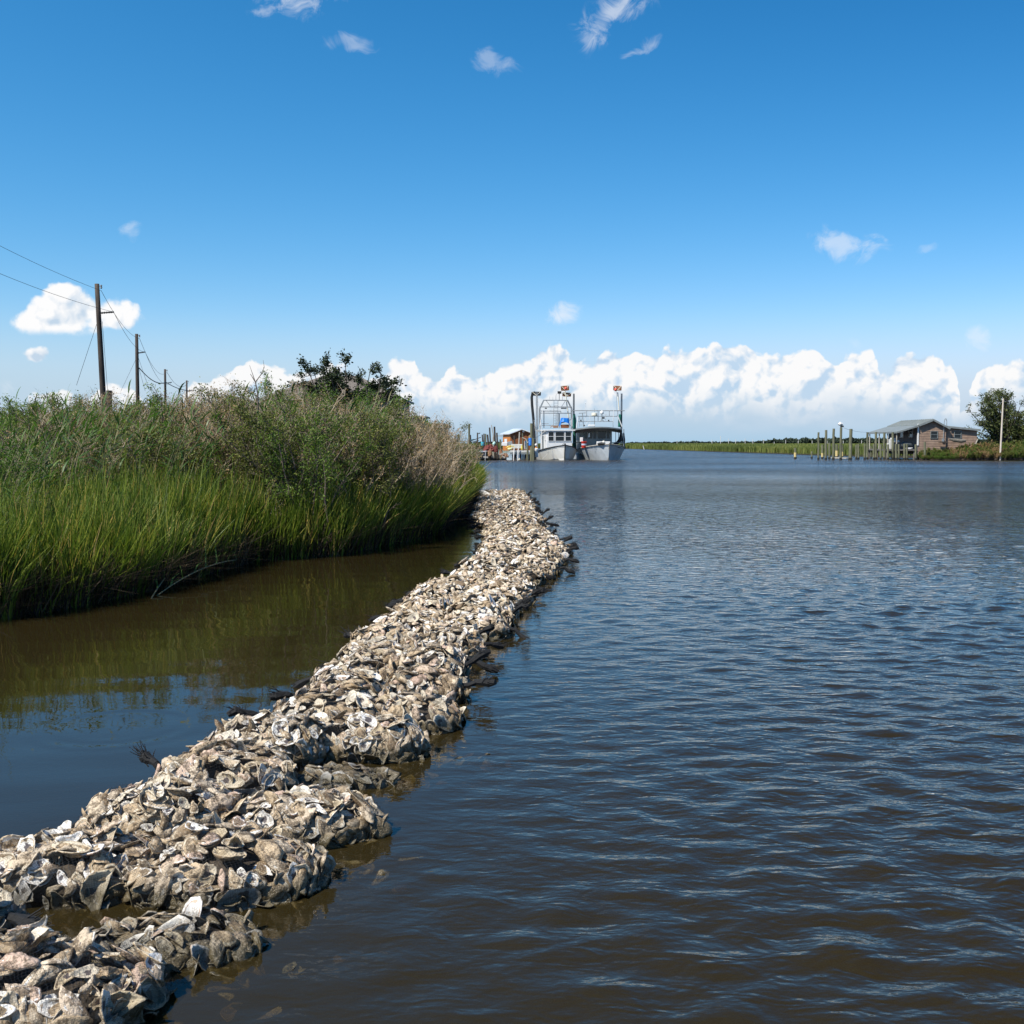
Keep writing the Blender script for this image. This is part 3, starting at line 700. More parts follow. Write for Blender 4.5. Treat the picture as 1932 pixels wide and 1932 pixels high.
# marsh grass along the water
gr = np.random.default_rng(31); N = 96000
yy = 7.0 * (44 / 7.0) ** (gr.random(N) ** 0.9); inn = -0.1 + np.abs(gr.random(N)) ** 1.3 * np.interp(yy, [7, 14, 20, 28, 34, 60], [3.6, 3.6, 3.0, 2.0, .8, .9])
xx = left_edge(yy) - inn
clump = 0.5 + 0.5 * np.sin(xx * 5.1 + yy * 2.3) * np.sin(yy * 4.3 - xx * 3.7 + 1.3) 
keep = gr.random(N) < (0.18 + 0.82 * clump); keep &= (np.abs(xx / yy) < 0.56)
xx, yy, inn, clump = xx[keep], yy[keep], inn[keep], clump[keep]; n = len(xx)
hh = (0.80 + 0.45 * gr.random(n) + 0.22 * clump) * np.interp(yy, [8, 20, 34, 44], [1.08, 1.0, .9, .9]) * (0.80 + 0.20 * np.clip(inn / 0.6, 0, 1))
hh *= 0.94 + 0.12 * np.sin(xx * 1.3 + 2) * np.sin(yy * .9); tall_ = gr.random(n) < .05; hh[tall_] *= gr.uniform(1.1, 1.4, tall_.sum())
lean = np.stack([gr.normal(0.04, 0.17, n) + 0.13 * np.sin(xx * 2.3 + yy * 1.1) * np.sin(yy * 1.9 + 0.6) + 0.28 * np.clip(0.7 - inn, 0, 1) * gr.random(n), gr.normal(-0.03, 0.20, n) + 0.14 * np.sin(xx * 1.7 - yy * 2.1) - 0.1 * np.clip(0.7 - inn, 0, 1)], -1)
bz = np.where(inn > 0, 0.10, -0.06) - 0.03
V_, F_, m_ = blades(np.stack([xx, yy, bz], -1), hh, 0.009 + 0.0007 * yy + 0.008 * gr.random(n), lean, 3, .35, 1)
rn = gr.beta(2.2, 2.6, n) * 0.86; d_ = gr.random(n) < 0.13; rn[d_] = gr.uniform(.86, 1, d_.sum())
o = link('marsh_grass', np_mesh('marsh_grass', V_, F_, {'rnd': np.repeat(rn, m_)}), M['grass']); tag(o, 'tall green marsh grass crowding the left bank down to the water', 'grass', kind='stuff')
print('grass blades', n)
# thatch of dead stems at the foot of the grass
N = 40000; yy = 7.0 * (40 / 7.0) ** gr.random(N); inn = -0.12 + gr.random(N) ** 1.6 * 1.4; xx = left_edge(yy) - inn
k_ = np.abs(xx / yy) < 0.56; xx, yy, inn = xx[k_], yy[k_], inn[k_]; n = len(xx)
V_, F_, m_ = blades(np.stack([xx, yy, np.full(n, 0.0)], -1), 0.15 + 0.62 * gr.random(n), np.full(n, 0.009) + .0003 * yy, gr.normal(0, .55, (n, 2)), 2, .4, 2)
M['thatch'] = leafmat('dead_stems', [(0, (0.02, 0.014, 0.008)), (.6, (0.06, 0.042, 0.024)), (1, (0.15, 0.11, 0.06))], .1, .8, 0)
o = link('dead_grass_stems', np_mesh('dead_grass_stems', V_, F_, {'rnd': np.repeat(gr.random(n) ** 1.5, m_)}), M['thatch']); tag(o, 'dark tangle of dead stems at the muddy foot of the marsh grass', 'dead grass', kind='stuff')

# shrubs, cane and dry weeds: prototypes, then copies
def leaves(P_, sz, r, asp=0.45, up=0.2):
    """small kites scattered at P_"""
    n = len(P_); d = r.normal(size=(n, 3)); d[:, 2] = d[:, 2] * 0.7 + up; d /= np.linalg.norm(d, axis=1)[:, None]
    s = np.cross(d, r.normal(size=(n, 3))); s /= np.linalg.norm(s, axis=1)[:, None]
    sz = sz * r.uniform(.6, 1.4, n)[:, None]
    V_ = np.stack([P_, P_ + d * sz * .5 + s * sz * asp * .5, P_ + d * sz, P_ + d * sz * .5 - s * sz * asp * .5], 1).reshape(-1, 3)
    b_ = (np.arange(n) * 4)[:, None]; return V_, b_ + np.array([[0, 1, 2, 3]])
def shrub(name, seed, n_main, H, spread, leafm, twigm, n_leaf, lsz, asp=.4, sub=7, lean=(0.1, 0), leaf_from=.35, tw=.011, curve=.25, vertical=False):
    r = np.random.default_rng(seed); mb = MB(); LP = []
    for i in range(n_main):
        az = r.uniform(0, 6.283); sp_ = spread * math.sqrt(r.random()); h = H * r.uniform(.62, 1.0) * (1 - .25 * sp_ / max(spread, .01))
        p = Vector((r.normal(0, .12), r.normal(0, .12), 0)); end = Vector((math.cos(az) * sp_ + lean[0] * h, math.sin(az) * sp_ + lean[1] * h, h)); pts = []
        ph = r.uniform(0, 6.28); q5 = 5
        for q in np.linspace(0, 1, q5 + 1):
            pts.append(p.lerp(end, q) + Vector((math.cos(az), math.sin(az), 0)) * curve * sp_ * (q * q - q) * -1.2 + Vector((math.sin(ph + q * 7), math.cos(ph * 2 + q * 6), 0)) * .04 * H * q)
        mb.tube(pts, [tw * (1.25 - q) for q in np.linspace(0, 1, q5 + 1)], 3, cap=False)
        for j in range(sub):
            q = r.uniform(.22, .98); k = min(int(q * q5), q5 - 1); b_ = pts[k].lerp(pts[k + 1], q * q5 - k)
            l = H * r.uniform(.10, .26) * (1.25 - q * .7); a2 = az + r.normal(0, 1.3)
            d = Vector((math.cos(a2), math.sin(a2), r.uniform(.6, 1.8) if not vertical else r.uniform(1.5, 3))).normalized(); e = b_ + d * l + Vector((0, 0, -.04 * l))
            mid = b_ + d * l * .5 + Vector(r.normal(0, .03 * H, 3)) * .6
            mb.tube([b_, mid, e], [tw * .45, tw * .35, tw * .2], 3, cap=False)
            for s in range(3):
                m0 = b_.lerp(e, r.uniform(.3, .9)); m1 = m0 + (d + Vector(r.normal(0, .6, 3))).normalized() * l * .4; mb.tube([m0, m1], [tw * .25, tw * .14], 3, cap=False)
                if q > leaf_from: LP += [(m0, m1)]
            if q > leaf_from: LP += [(b_, mid), (mid, e)]
        LP += [(pts[-2], pts[-1])]
    root = empty(name, (0, 0, 0)); mb.build('stems', twigm, root)
    ii = r.integers(len(LP), size=n_leaf); A = np.array([LP[i][0] for i in ii]); B = np.array([LP[i][1] for i in ii]); q = r.random((n_leaf, 1))
    P_ = A * (1 - q) + B * q + r.normal(0, .018 * H, (n_leaf, 3))
    V_, F_ = leaves(P_, lsz, r, asp); cl = r.random(len(LP))[ii] * .5 + r.random(n_leaf) * .5
    link('leaves', np_mesh('leaves', V_, F_, {'rnd': np.repeat(cl, 4)}), leafm, root)
    return root
def cane(name, seed, n, H, leaf=11, lsz=.42, lean=.22):
    """stand of reeds: upright stalks with long blades swept one way, feathery or bare tips"""
    r = np.random.default_rng(seed); mb = MB(); VV, FF, RR, base = [], [], [], 0
    for i in range(n):
        p = Vector((r.normal(0, .32), r.normal(0, .32), 0)); h = H * r.uniform(.72, 1.0); l = Vector((r.normal(lean, .10), r.normal(0, .1), 0))
        pts = [p + l * h * q ** 2 + Vector((0, 0, h * q * (1 - .06 * q))) for q in np.linspace(0, 1, 7)]
        mb.tube(pts, [.009 * (1.15 - q * .9) for q in np.linspace(0, 1, 7)], 3, cap=False)
        tone = r.random()
        for j in range(leaf):
            q = 0.25 + .75 * (j + r.random() * .6) / leaf; k = min(int(q * 6), 5); b_ = pts[k].lerp(pts[k + 1], q * 6 - k)
            a2 = r.normal(0, .9) + (math.pi if r.random() < .22 else 0); ln = lsz * r.uniform(.6, 1.1) * (1.2 - .4 * q); el = r.uniform(.5, 1.1) + .3 * (q > .9)
            d = Vector((math.cos(a2) * math.cos(el), math.sin(a2) * math.cos(el), math.sin(el))); sd_ = d.cross(Vector((0, 0, 1))).normalized(); sd_ = (sd_ + Vector((0, 0, r.normal(0, .5)))).normalized()
            wd = .013 * r.uniform(.7, 1.3); c = []
            for s, q2 in enumerate((0, .3, .65, 1)):
                m_ = b_ + d * ln * q2 + Vector((0.25, 0, -.55)) * ln * q2 * q2 * .5; ww = wd * (.6, 1, .7, .05)[s]; c += [m_ - sd_ * ww, m_ + sd_ * ww]
            VV += c; FF += [(base + 2 * s, base + 2 * s + 1, base + 2 * s + 3, base + 2 * s + 2) for s in range(3)]; base += 8; RR += [min(1, max(0, .25 + .45 * tone + r.normal(0, .16) + (.3 if q < .4 else 0)))] * 8
    root = empty(name, (0, 0, 0)); mb.build('stalks', M['stalk'], root)
    link('blades', np_mesh('blades', [tuple(v) for v in VV], FF, {'rnd': RR}), M['leaf_cane'], root); return root
PR = {}
PR['olive'] = [shrub('marsh_shrub', 40 + i, 16, 1.0, .42, M['leaf_olive'], M['twig'], 8500, .0165, .45, 9, (.06, 0), .28, .006) for i in range(3)]
PR['green'] = [shrub('marsh_shrub', 50 + i, 15, 1.0, .40, M['leaf_green'], M['twig'], 8500, .0175, .40, 9, (.05, 0), .25, .006) for i in range(2)]
PR['dry'] = [shrub('dry_weed', 60 + i, 24, 1.0, .42, M['leaf_dry'], M['twig_pale'], 4600, .013, .40, 11, (.05, 0), .45, .0045, vertical=True) for i in range(3)]
PR['bare'] = [shrub('dry_weed', 66 + i, 20, 1.0, .60, M['leaf_dry'], M['twig_pale'], 700, .020, .45, 11, (.12, -.02), .4, .0055) for i in range(2)]
PR['cane'] = [cane('reed_clump', 70 + i, 9, 1.0 * 2.4) for i in range(3)]
LAB = {'olive': ('olive leafy shrub', 'shrub', 'olive shrubs of the left bank thicket'),
       'green': ('fresh green bushy shrub', 'shrub', 'green shrubs of the left bank thicket'),
       'dry': ('reddish brown weed clump', 'weed', 'brown weeds of the left bank thicket'),
       'bare': ('leafless bleached twiggy bush', 'bush', 'bare bushes of the left bank thicket'),
       'cane': ('green reed clump', 'reeds', 'reed clumps of the left bank')}
USED = set()
def place(kind, i, loc, sc, rz, sz=None, lab=None, group=None):
    src_ = PR[kind][i % len(PR[kind])]
    o = src_ if src_.name not in USED else copy_tree(src_)
    USED.add(src_.name); l = LAB[kind]
    if not lab:
        cx = 966 + loc[0] / loc[1] * 2125
        zn = 'left of the tallest utility pole' if cx < 190 else 'between the first and second poles' if cx < 262 else 'below the two short poles' if cx < 360 else 'left of the brown roof' if cx < 510 else 'below the brown roof' if cx < 590 else 'below the dark tree' if cx < 735 else 'on the slope right of the dark tree'
        lab = l[0] + (', front of the thicket ' if loc[1] < 15 else ', mid thicket ' if loc[1] < 22 else ', rear of the thicket ') + zn
    tag(o, lab, l[1], group or l[2]); o.location = loc; o.rotation_euler = (0, 0, rz); o.scale = (sc, sc, sz or sc); return o
vr = np.random.default_rng(77); cnt = {k: 0 for k in PR}
def mixkind(px, y, r):
    """which plant grows where, after the photograph"""
    if px < 110: w_ = (.25, .45, .1, .1)
    elif px < 260: w_ = (.50, .18, .12, .20)
    elif px < 470: w_ = (.20, .08, .50, .22)
    elif px < 700: w_ = (.30, .18, .26, .26)
    elif px < 800: w_ = (.25, .22, .15, .38)
    else: w_ = (.40, .16, .10, .34)
    w_ = np.array(w_); return ('olive', 'green', 'dry', 'bare')[r.choice(4, p=w_ / w_.sum())]
for tries in range(2600):
    if sum(cnt.values()) > 240: break
    y = 9.5 * (46 / 9.5) ** vr.random(); d = vr.uniform(1.0, 15) if y < 20 else vr.uniform(.5, 18); x = float(left_edge(y)) - d
    px = 966 + x / y * 2125
    if px < -60 or px > 915: continue
    rear = y > 14
    lim = EYE + (836 - float(prof(px))) * y / 2125
    if d < 2.4 and y < 22: hmax = 1.5
    else: hmax = 3.3
    k_ = mixkind(px, y, vr)
    h = min(hmax, lim) * vr.uniform(.82, 1.04) - .3
    if h < .7 or (lim > 4.2): continue
    if row_of(x, y, h + .3) > 905 and d > 3: continue
    place(k_, cnt[k_], (x, y, .25), h * (1.08 if k_ != 'dry' else 1.0), vr.uniform(0, 6.28) * .25 if k_ == 'bare' else vr.uniform(0, 6.28), h)
    cnt[k_] += 1
# a solid rank of plants just under the skyline so that the crest closes
for px in np.arange(-10, 905, 13):
    for y in (19 + vr.uniform(-2, 2), 29 + vr.uniform(-4, 4)):
        x = (px + vr.uniform(-8, 8) - 966) / 2125 * y
        if x > float(left_edge(y)) - .4: continue
        lim = EYE + (836 - float(prof(px))) * y / 2125; h = lim * vr.uniform(.96, 1.12) - .25
        if h < .8 or h > 4.2: continue
        k_ = mixkind(px, y, vr); place(k_, cnt[k_], (x, y, .25), h * .95, vr.uniform(0, 6.28), h); cnt[k_] += 1
# the slope running down to the right is thick with twiggy bushes right to the grass
for px in np.arange(500, 905, 7.0):
    for q in range(3):
        y = np.interp(px, [500, 626, 720, 818, 880, 905], [17.2, 18.2, 20.0, 22.5, 33, 42]) + vr.uniform(.2, 4.2) * (1 if px < 800 else 1.6); x = (px + vr.uniform(-5, 5) - 966) / 2125 * y
        if x > float(left_edge(y)) - .45: continue
        lim = EYE + (836 - float(prof(px))) * y / 2125; h = min(lim, 2.3) * vr.uniform(.62, .96) - .2
        if h < .6: continue
        k_ = ('bare', 'olive', 'bare', 'dry', 'green')[vr.choice(5)] if px > 620 else ('olive', 'bare', 'dry', 'green', 'olive')[vr.choice(5)]
        if cnt[k_] > 270: k_ = 'bare'
        place(k_, cnt[k_], (x, y, .2), h * 1.0, vr.normal(0, .5) if k_ == 'bare' else vr.uniform(0, 6.28), h); cnt[k_] += 1
# reeds on the crest and down the right slope, (picture column, top row, depth)
for px, ty, y in [(40, 745, 15), (75, 728, 15.5), (125, 740, 15), (160, 712, 16), (185, 725, 15), (230, 745, 16.5), (290, 715, 17), (320, 730, 16), (345, 752, 17), (455, 735, 18), (470, 712, 19), (500, 728, 18), (560, 720, 21), (590, 745, 20.5), (620, 738, 20.5), (650, 760, 21), (675, 752, 21), (705, 748, 23), (730, 762, 24), (20, 800, 13), (760, 778, 27), (540, 750, 19), (575, 760, 19.5), (605, 765, 20)]:
    x = (px - 966) / 2125 * y; h = EYE + (836 - ty) * y / 2125 - .2
    place('cane', cnt['cane'], (x, y, .2), h / 2.45, vr.normal(0, .35)); cnt['cane'] += 1
for q in range(46):
    px = vr.uniform(5, 760); y = vr.uniform(14.5, 23) if px < 640 else vr.uniform(20, 26); x = (px - 966) / 2125 * y
    if x > float(left_edge(y)) - 2.0: continue
    lim = EYE + (836 - float(prof(px))) * y / 2125
    place('cane', cnt['cane'], (x, y, .2), (lim * vr.uniform(.88, 1.10)) / 2.45, vr.normal(0, .4)); cnt['cane'] += 1
# reeds and grass at the tip of the bank against the water
for px, by, ty in [(902, 905, 868), (912, 925, 885), (905, 935, 890), (880, 950, 905), (850, 985, 930), (820, 1005, 950), (760, 1020, 960), (560, 1045, 960)]:
    g_ = ground(px, by, 0, False); h = EYE + (836 - ty) * g_.y / 2125
    place('cane', cnt['cane'], (g_.x - .1, g_.y + .1, 0), h / 2.3, vr.normal(0, .5), lab='short reed tuft leaning over the water off the left bank', group='reed tufts at the foot of the left bank'); cnt['cane'] += 1
print('plants', cnt)
# fallen reed stems lying over the calm water
for (p0, p1, p2, lab) in [((510, 2020), (620, 1950), (640, 1895), 'loose green reed stem arching over the calm water at the foot of the left bank'), ((530, 2010), (680, 1960), (800, 1900), 'long fallen reed stem lying out over the calm brown water')]:
    a_ = ground(*p0); c_ = ground(p2[0], p2[1] + 30); c_.z = .16; b_ = (a_ + c_) / 2 + Vector((0, 0, .16)); r = np.random.default_rng(len(lab))
    root = empty('fallen_reed', a_, lab, 'reed', 'fallen reed stems on the calm water'); mb = MB(); pts = [a_.lerp(b_, q).lerp(b_.lerp(c_, q), q) - a_ for q in np.linspace(0, 1, 8)]
    mb.tube(pts, [.008] * 7 + [.004], 4); mb.build('stalk', M['stalk'], root); B_ = []; L_ = []
    for k in range(1, 8):
        for s in range(2): B_.append(pts[k]); L_.append((pts[7] - pts[3]).normalized() + Vector(r.normal(0, .5, 3)))
    B_ = np.array(B_); L_ = np.array(L_)[:, :2]; V_, F_, m_ = blades(B_, r.uniform(.18, .38, len(B_)), np.full(len(B_), .016), L_ * 1.0, 3, .5, 3)
    link('blades', np_mesh('blades', V_, F_, {'rnd': np.full(len(V_), .55)}), M['leaf_cane'], root)

# trees
def tree(name, loc, H, crown, nb, leafm, n_leaf, lsz, seed, lab, cat='tree', trunk_r=.16, fork=.3, low=.2, clumps=None, group=None):
    """tapered trunk, limbs that fork, leaves in clumps round the twig ends; crown = (rx, ry)"""
    r = np.random.default_rng(seed); root = empty(name, loc, lab, cat, group); tm = MB(); ends = []
    top_ = Vector((r.normal(0, .1), 0, H * fork)); tm.tube([(0, 0, -.2), (r.normal(0, .06), 0, H * fork * .5), top_], [trunk_r * 1.25, trunk_r, trunk_r * .8], 8)
    for i in range(nb):
        if clumps: tx, tz = clumps[i % len(clumps)]; e = Vector((tx + r.normal(0, .1), r.normal(0, crown[1] * .5), tz))
        else:
            az = r.uniform(0, 6.283); q = math.sqrt(r.random()); e = Vector((math.cos(az) * crown[0] * q, math.sin(az) * crown[1] * q, H * (low + (1 - low) * (1 - q * q * .55) * r.uniform(.55, 1))))
        s = top_ * r.uniform(.45, 1); mid = s.lerp(e, .5) + Vector((0, 0, -.08 * H * r.random())) + Vector(r.normal(0, .04 * H, 3))
        pts = [s.lerp(mid, q).lerp(mid.lerp(e, q), q) for q in np.linspace(0, 1, 6)]; tm.tube(pts, [trunk_r * .42 * (1.1 - q * .9) for q in np.linspace(0, 1, 6)], 5, cap=False)
        for j in range(9):
            b_ = pts[r.integers(2, 6)]; e2 = b_ + Vector((r.normal(0, 1), r.normal(0, 1), r.normal(.35, .7))).normalized() * H * r.uniform(.05, .13); tm.tube([b_, (b_ + e2) / 2 + Vector(r.normal(0, .02 * H, 3)), e2], [trunk_r * .12, trunk_r * .08, trunk_r * .04], 4, cap=False); ends.append((b_, e2))
    tm.build('trunk', M['bark'], root, smooth=True)
    ii = r.integers(len(ends), size=n_leaf); A = np.array([ends[i][0] for i in ii]); B = np.array([ends[i][1] for i in ii]); q = r.uniform(.35, 1.15, (n_leaf, 1))
    P_ = A * (1 - q) + B * q + r.normal(0, (.013 if name == 'dark_tree' else .022) * H, (n_leaf, 3)); V_, F_ = leaves(P_, lsz, r, .55)
    link('crown', np_mesh('crown', V_, F_, {'rnd': np.repeat(np.clip(r.random(len(ends))[ii] * .45 + r.random(n_leaf) * .55, 0, 1), 4)}), leafm, root); return root
D = 43.0; b0 = at(1190, 1500, D)
def cz(px, py): p = at(px, py, D); return (p.x - b0.x, p.z - .2)
tree('dark_tree', (b0.x, D, .2), 5.0, (2, 1.3), 34, M['leaf_dark'], 30000, .095, 5, 'dark wind shaped tree with separate plume like tops above the left bank',
     clumps=[cz(*p) for p in [(1045, 1265), (1062, 1250), (1038, 1300), (1112, 1238), (1120, 1270), (1150, 1300), (1158, 1230), (1160, 1262), (1170, 1300), (1210, 1255), (1205, 1285), (1225, 1310), (1256, 1240), (1260, 1272), (1250, 1310), (1280, 1265), (1288, 1300), (1275, 1325), (1310, 1330), (1325, 1345), (1305, 1350), (1335, 1360), (1352, 1375), (1100, 1310), (1080, 1330), (1190, 1335), (1140, 1340), (1240, 1345), (1060, 1345)]], trunk_r=.14, fork=.22)
tree('green_tree', (*at(1310, 1500, 36).to_2d(), .2), 3.15, (1.3, .9), 22, M['leaf_green'], 9000, .075, 8, 'rounded bright green bush below the dark tree at the crest of the left bank', 'tree', .06, .2)
tree('green_tree', (*at(1215, 1500, 34).to_2d(), .2), 2.95, (1.6, .9), 22, M['leaf_green'], 9000, .075, 9, 'broad mid green bush under the left half of the dark tree', 'tree', .06, .2)
tree('green_tree', (*at(495, 1500, 50).to_2d(), .2), 3.7, (1.2, 1), 18, M['leaf_green'], 7000, .10, 11, 'green bush on the skyline right of the second utility pole', 'tree', .08, .2)
tree('green_tree', (*at(560, 1500, 55).to_2d(), .2), 3.4, (1.0, 1), 16, M['leaf_green'], 6000, .10, 12, 'green bush on the skyline below the third utility pole', 'tree', .08, .2)
tree('green_tree', (*at(905, 1500, 52).to_2d(), .2), 4.4, (.6, .6), 14, M['leaf_green'], 4000, .10, 13, 'small green conical tree left of the brown shingled roof', 'tree', .08, .2)
tree('sapling', (*at(1470, 1500, 44).to_2d(), .2), 2.55, (.85, .6), 12, M['leaf_cane'], 900, .07, 14, 'thin pale sapling with sparse leaves right of the white tin roof', 'sapling', .03, .3)
tree('green_tree', (*at(1560, 1500, 60).to_2d(), .2), 1.8, (1.0, .8), 16, M['leaf_olive'], 4500, .07, 15, 'low olive bush at the far tip of the left bank before the dock', 'bush', .04, .2)
tree('green_tree', (*at(1520, 1500, 52).to_2d(), .2), 1.75, (1.2, .8), 16, M['leaf_green'], 4500, .07, 16, 'low green bush between the thin sapling and the dock pilings', 'bush', .04, .2)
# bare forked snag on the skyline
mb = MB(); s0 = at(870, 1330, 18); pp = [s0, at(862, 1290, 18), at(845, 1262, 18)]; mb.tube([(s0.x, 18, .2)] + pp, [.016, .012, .008, .004], 4); mb.tube([pp[1], at(880, 1265, 18), at(892, 1240, 18), at(888, 1215, 18)], [.009, .006, .004, .002], 4); mb.tube([pp[1], at(850, 1255, 18), at(842, 1232, 18)], [.007, .004, .002], 4); mb.tube([at(880, 1265, 18), at(895, 1250, 18)], [.005, .002], 4)
tag(mb.build('bare_snag', M['twig'], org=(s0.x, 18, .2)), 'leafless forked twig standing against the clouds left of the brown roof', 'dead branch')

# far marsh grass across the water and along the right bank
def edge_pts(n, r):
    E_ = np.array(EDGE_R + [(-900, 420)]); seg = np.diff(E_, axis=0); wgt = np.array([np.hypot(*s) / (np.hypot(*(E_[i] + s / 2)) ** 1.0) for i, s in enumerate(seg)]); wgt[0:2] *= .15; wgt[-2:] *= .12
    k = r.choice(len(seg), n, p=wgt / wgt.sum()); q = r.random(n)[:, None]; nrm = np.stack([seg[k][:, 1], -seg[k][:, 0]], 1); nrm /= np.linalg.norm(nrm, axis=1)[:, None]
    return E_[k] + seg[k] * q, nrm
r = np.random.default_rng(90); n = 60000; p_, nn = edge_pts(n, r); dd = r.random(n) ** 2.2 * 45; p_ = p_ + nn * dd[:, None]
dist = np.hypot(p_[:, 0], p_[:, 1]); kk = (p_[:, 1] > 116) & ~((p_[:, 0] > 40.8) & (p_[:, 1] < 133)); p_, dd, dist = p_[kk], dd[kk], dist[kk]; n = len(p_)
V_, F_, m_ = blades(np.column_stack([p_, np.full(n, .1)]), (1.15 + .35 * r.random(n) + .12 * np.sin(p_[:, 0] * .5) * np.sin(p_[:, 1] * .17)) * np.clip(.75 + dd * .3, 0, 1), .0009 * dist * r.uniform(.6, 1.3, n), r.normal(.03, .12, (n, 2)), 2, .3, 5)
rn = np.clip(.45 + .16 * np.sin(p_[:, 0] * .31 + p_[:, 1] * .11) + r.normal(0, .14, n), 0, .9)
M['far_grass'] = leafmat('far_marsh_blades', [(0, (0.06, 0.085, 0.02)), (.5, (0.16, 0.20, 0.045)), (.8, (0.30, 0.31, 0.085)), (1, (0.28, 0.18, 0.08))], .35, .6, 0)
tag(link('far_marsh_grass', np_mesh('far_marsh_grass', V_, F_, {'rnd': np.repeat(rn, m_)}), M['far_grass']), 'yellow green marsh grass along the far shore between the boats and the right bank', 'grass', kind='stuff')
n = 26000; yq = 150 * (1500 / 150) ** r.random(n); xq = r.uniform(-.10, .62, n) * yq; ok = (xq > np.interp(yq, [150, 172, 215, 265, 331, 352, 400], [46, 45, 43, 40, 36, 5, -200]) + 4); xq, yq = xq[ok], yq[ok]; n = len(xq)
V_, F_, m_ = blades(np.column_stack([xq, yq, np.full(n, .1)]), 1.25 + .25 * r.random(n), .0028 * yq, r.normal(0, .1, (n, 2)), 1, .3, 6)
tag(link('marsh_meadow', np_mesh('marsh_meadow', V_, F_, {'rnd': np.repeat(np.clip(r.normal(.6, .12, n), 0, .9), m_)}), M['far_grass']), 'open marsh meadow stretching to the horizon behind the far shore', 'grass', kind='stuff')
# distant wood
def wood(name, x0, x1, y, hfn, n, lab, sz, seed):
    r = np.random.default_rng(seed); q = r.random(n); px = x0 + (x1 - x0) * q; yy = y + r.uniform(-40, 60, n); h = hfn(px) * (.82 + .30 * np.sin(px * .23 + 1) * np.sin(px * .11)); 
    z = h * r.random(n) ** .6; P_ = np.column_stack([(px - 1728) / 3801 * yy, yy, z + .3]); V_, F_ = leaves(P_, sz, r, .8); M_ = leafmat('far_trees', [(0, (0.012, 0.022, 0.014)), (.6, (0.028, 0.045, 0.024)), (1, (0.05, 0.07, 0.035))], .1, .7, 0)
    tag(link(name, np_mesh(name, V_, F_, {'rnd': np.repeat(r.random(n), 4)}), M_), lab, 'trees', kind='stuff')
wood('distant_wood', 2555, 3060, 1250, lambda p: np.interp(p, [2555, 2600, 2650, 2700, 2760, 2900, 3060], [1.6, 3.6, 5.0, 5.6, 5.9, 6.0, 5.6]), 16000, 'dark distant wood on the horizon behind the pilings', 2.6, 91)
wood('distant_wood', 2115, 2560, 1500, lambda p: np.interp(p, [2115, 2200, 2300, 2330, 2400, 2560], [1.2, 1.6, 2.4, 3.2, 2.0, 3.0]), 5000, 'thin line of far low trees on the horizon right of the boats', 2.2, 92)
wood('distant_wood', 1600, 1760, 1500, lambda p: np.full(np.shape(p), 2.0), 1500, 'faint low trees on the horizon behind the dock', 2.2, 93)
wood('distant_wood', 3250, 3500, 1250, lambda p: np.full(np.shape(p), 5.0), 5000, 'distant wood showing between the trunks of the right bank tree', 2.6, 94)
# ------------------------------------------------------------------ painted and wooden materials
M['white'] = surf('white_boat_paint', (.80, .80, .78), (.74, .73, .70), 3.0, .45, bump=.003, c3=(.58, .54, .46))
M['hullwhite'] = surf('stained_hull_paint', (.78, .78, .75), (.66, .65, .58), 1.4, .5, bump=.004, c3=(.42, .40, .28), stretch=(1, 1, .35))
M['hullgrey'] = surf('shaded_weathered_hull_paint', (.62, .66, .68), (.50, .55, .58), 1.2, .5, bump=.004, c3=(.32, .33, .30))  # weathered white hull with blue-grey shade put into the colour
M['galv'] = surf('galvanised_pipe', (.22, .235, .235), (.36, .38, .38), 6, .45, .35)
M['steel'] = surf('dull_steel_pipe', (.13, .14, .145), (.22, .235, .235), 6, .5, .3)
M['dark'] = surf('dark_frames', (.015, .016, .016), (.045, .045, .042), 8, .6)
M['rust'] = surf('rusty_plate', (.20, .08, .035), (.36, .17, .08), 7, .8, bump=.004, c3=(.10, .06, .05))
M['wood'] = surf('weathered_piling', (.085, .09, .055), (.18, .18, .11), 5, .9, bump=.01, stretch=(1, 1, .2), c3=(.27, .25, .17))
M['wooddark'] = surf('tarred_piling', (.020, .016, .013), (.075, .058, .045), 5, .9, bump=.01, stretch=(1, 1, .2), c3=(.14, .10, .07))
M['woodgrey'] = surf('grey_planks', (.30, .27, .22), (.46, .43, .37), 6, .9, bump=.006)
M['tar'] = surf('wet_piling_foot', (.010, .010, .008), (.03, .028, .02), 6, .4)
M['yellowp'] = surf('lichen_band', (.55, .42, .12), (.62, .50, .25), 6, .8)
M['blue'] = surf('blue_plastic', (.01, .16, .55), (.02, .20, .64), 3, .35)
M['tarp'] = surf('blue_tarpaulin', (.005, .12, .48), (.01, .20, .66), 4, .4, bump=.03, bscale=6)
M['cyan'] = surf('faded_cyan_plastic', (.04, .38, .52), (.08, .45, .56), 4, .5)
M['mint'] = surf('mint_plastic', (.40, .66, .60), (.50, .72, .66), 4, .5)
M['yellow'] = surf('yellow_paint', (.78, .60, .02), (.85, .70, .04), 5, .4)
M['red'] = surf('red_plastic', (.55, .03, .02), (.70, .05, .03), 4, .4)
M['redball'] = surf('red_float', (.60, .07, .04), (.72, .11, .07), 4, .45)
M['orange'] = surf('orange_boards', (.42, .13, .02), (.60, .22, .035), 5, .6, stretch=(4, 4, .6), c3=(.25, .07, .02))
M['orangedark'] = surf('dark_orange_boards', (.14, .042, .012), (.24, .078, .02), 5, .7, stretch=(4, 4, .6), c3=(.09, .03, .012))  # darker copy of the orange boards
M['tin'] = surf('white_tin_roof', (.66, .70, .72), (.78, .80, .80), 2, .35, .2)
M['tingrey'] = surf('grey_tin_roof', (.20, .22, .205), (.27, .29, .265), 2.5, .5, .1, c3=(.22, .21, .18))
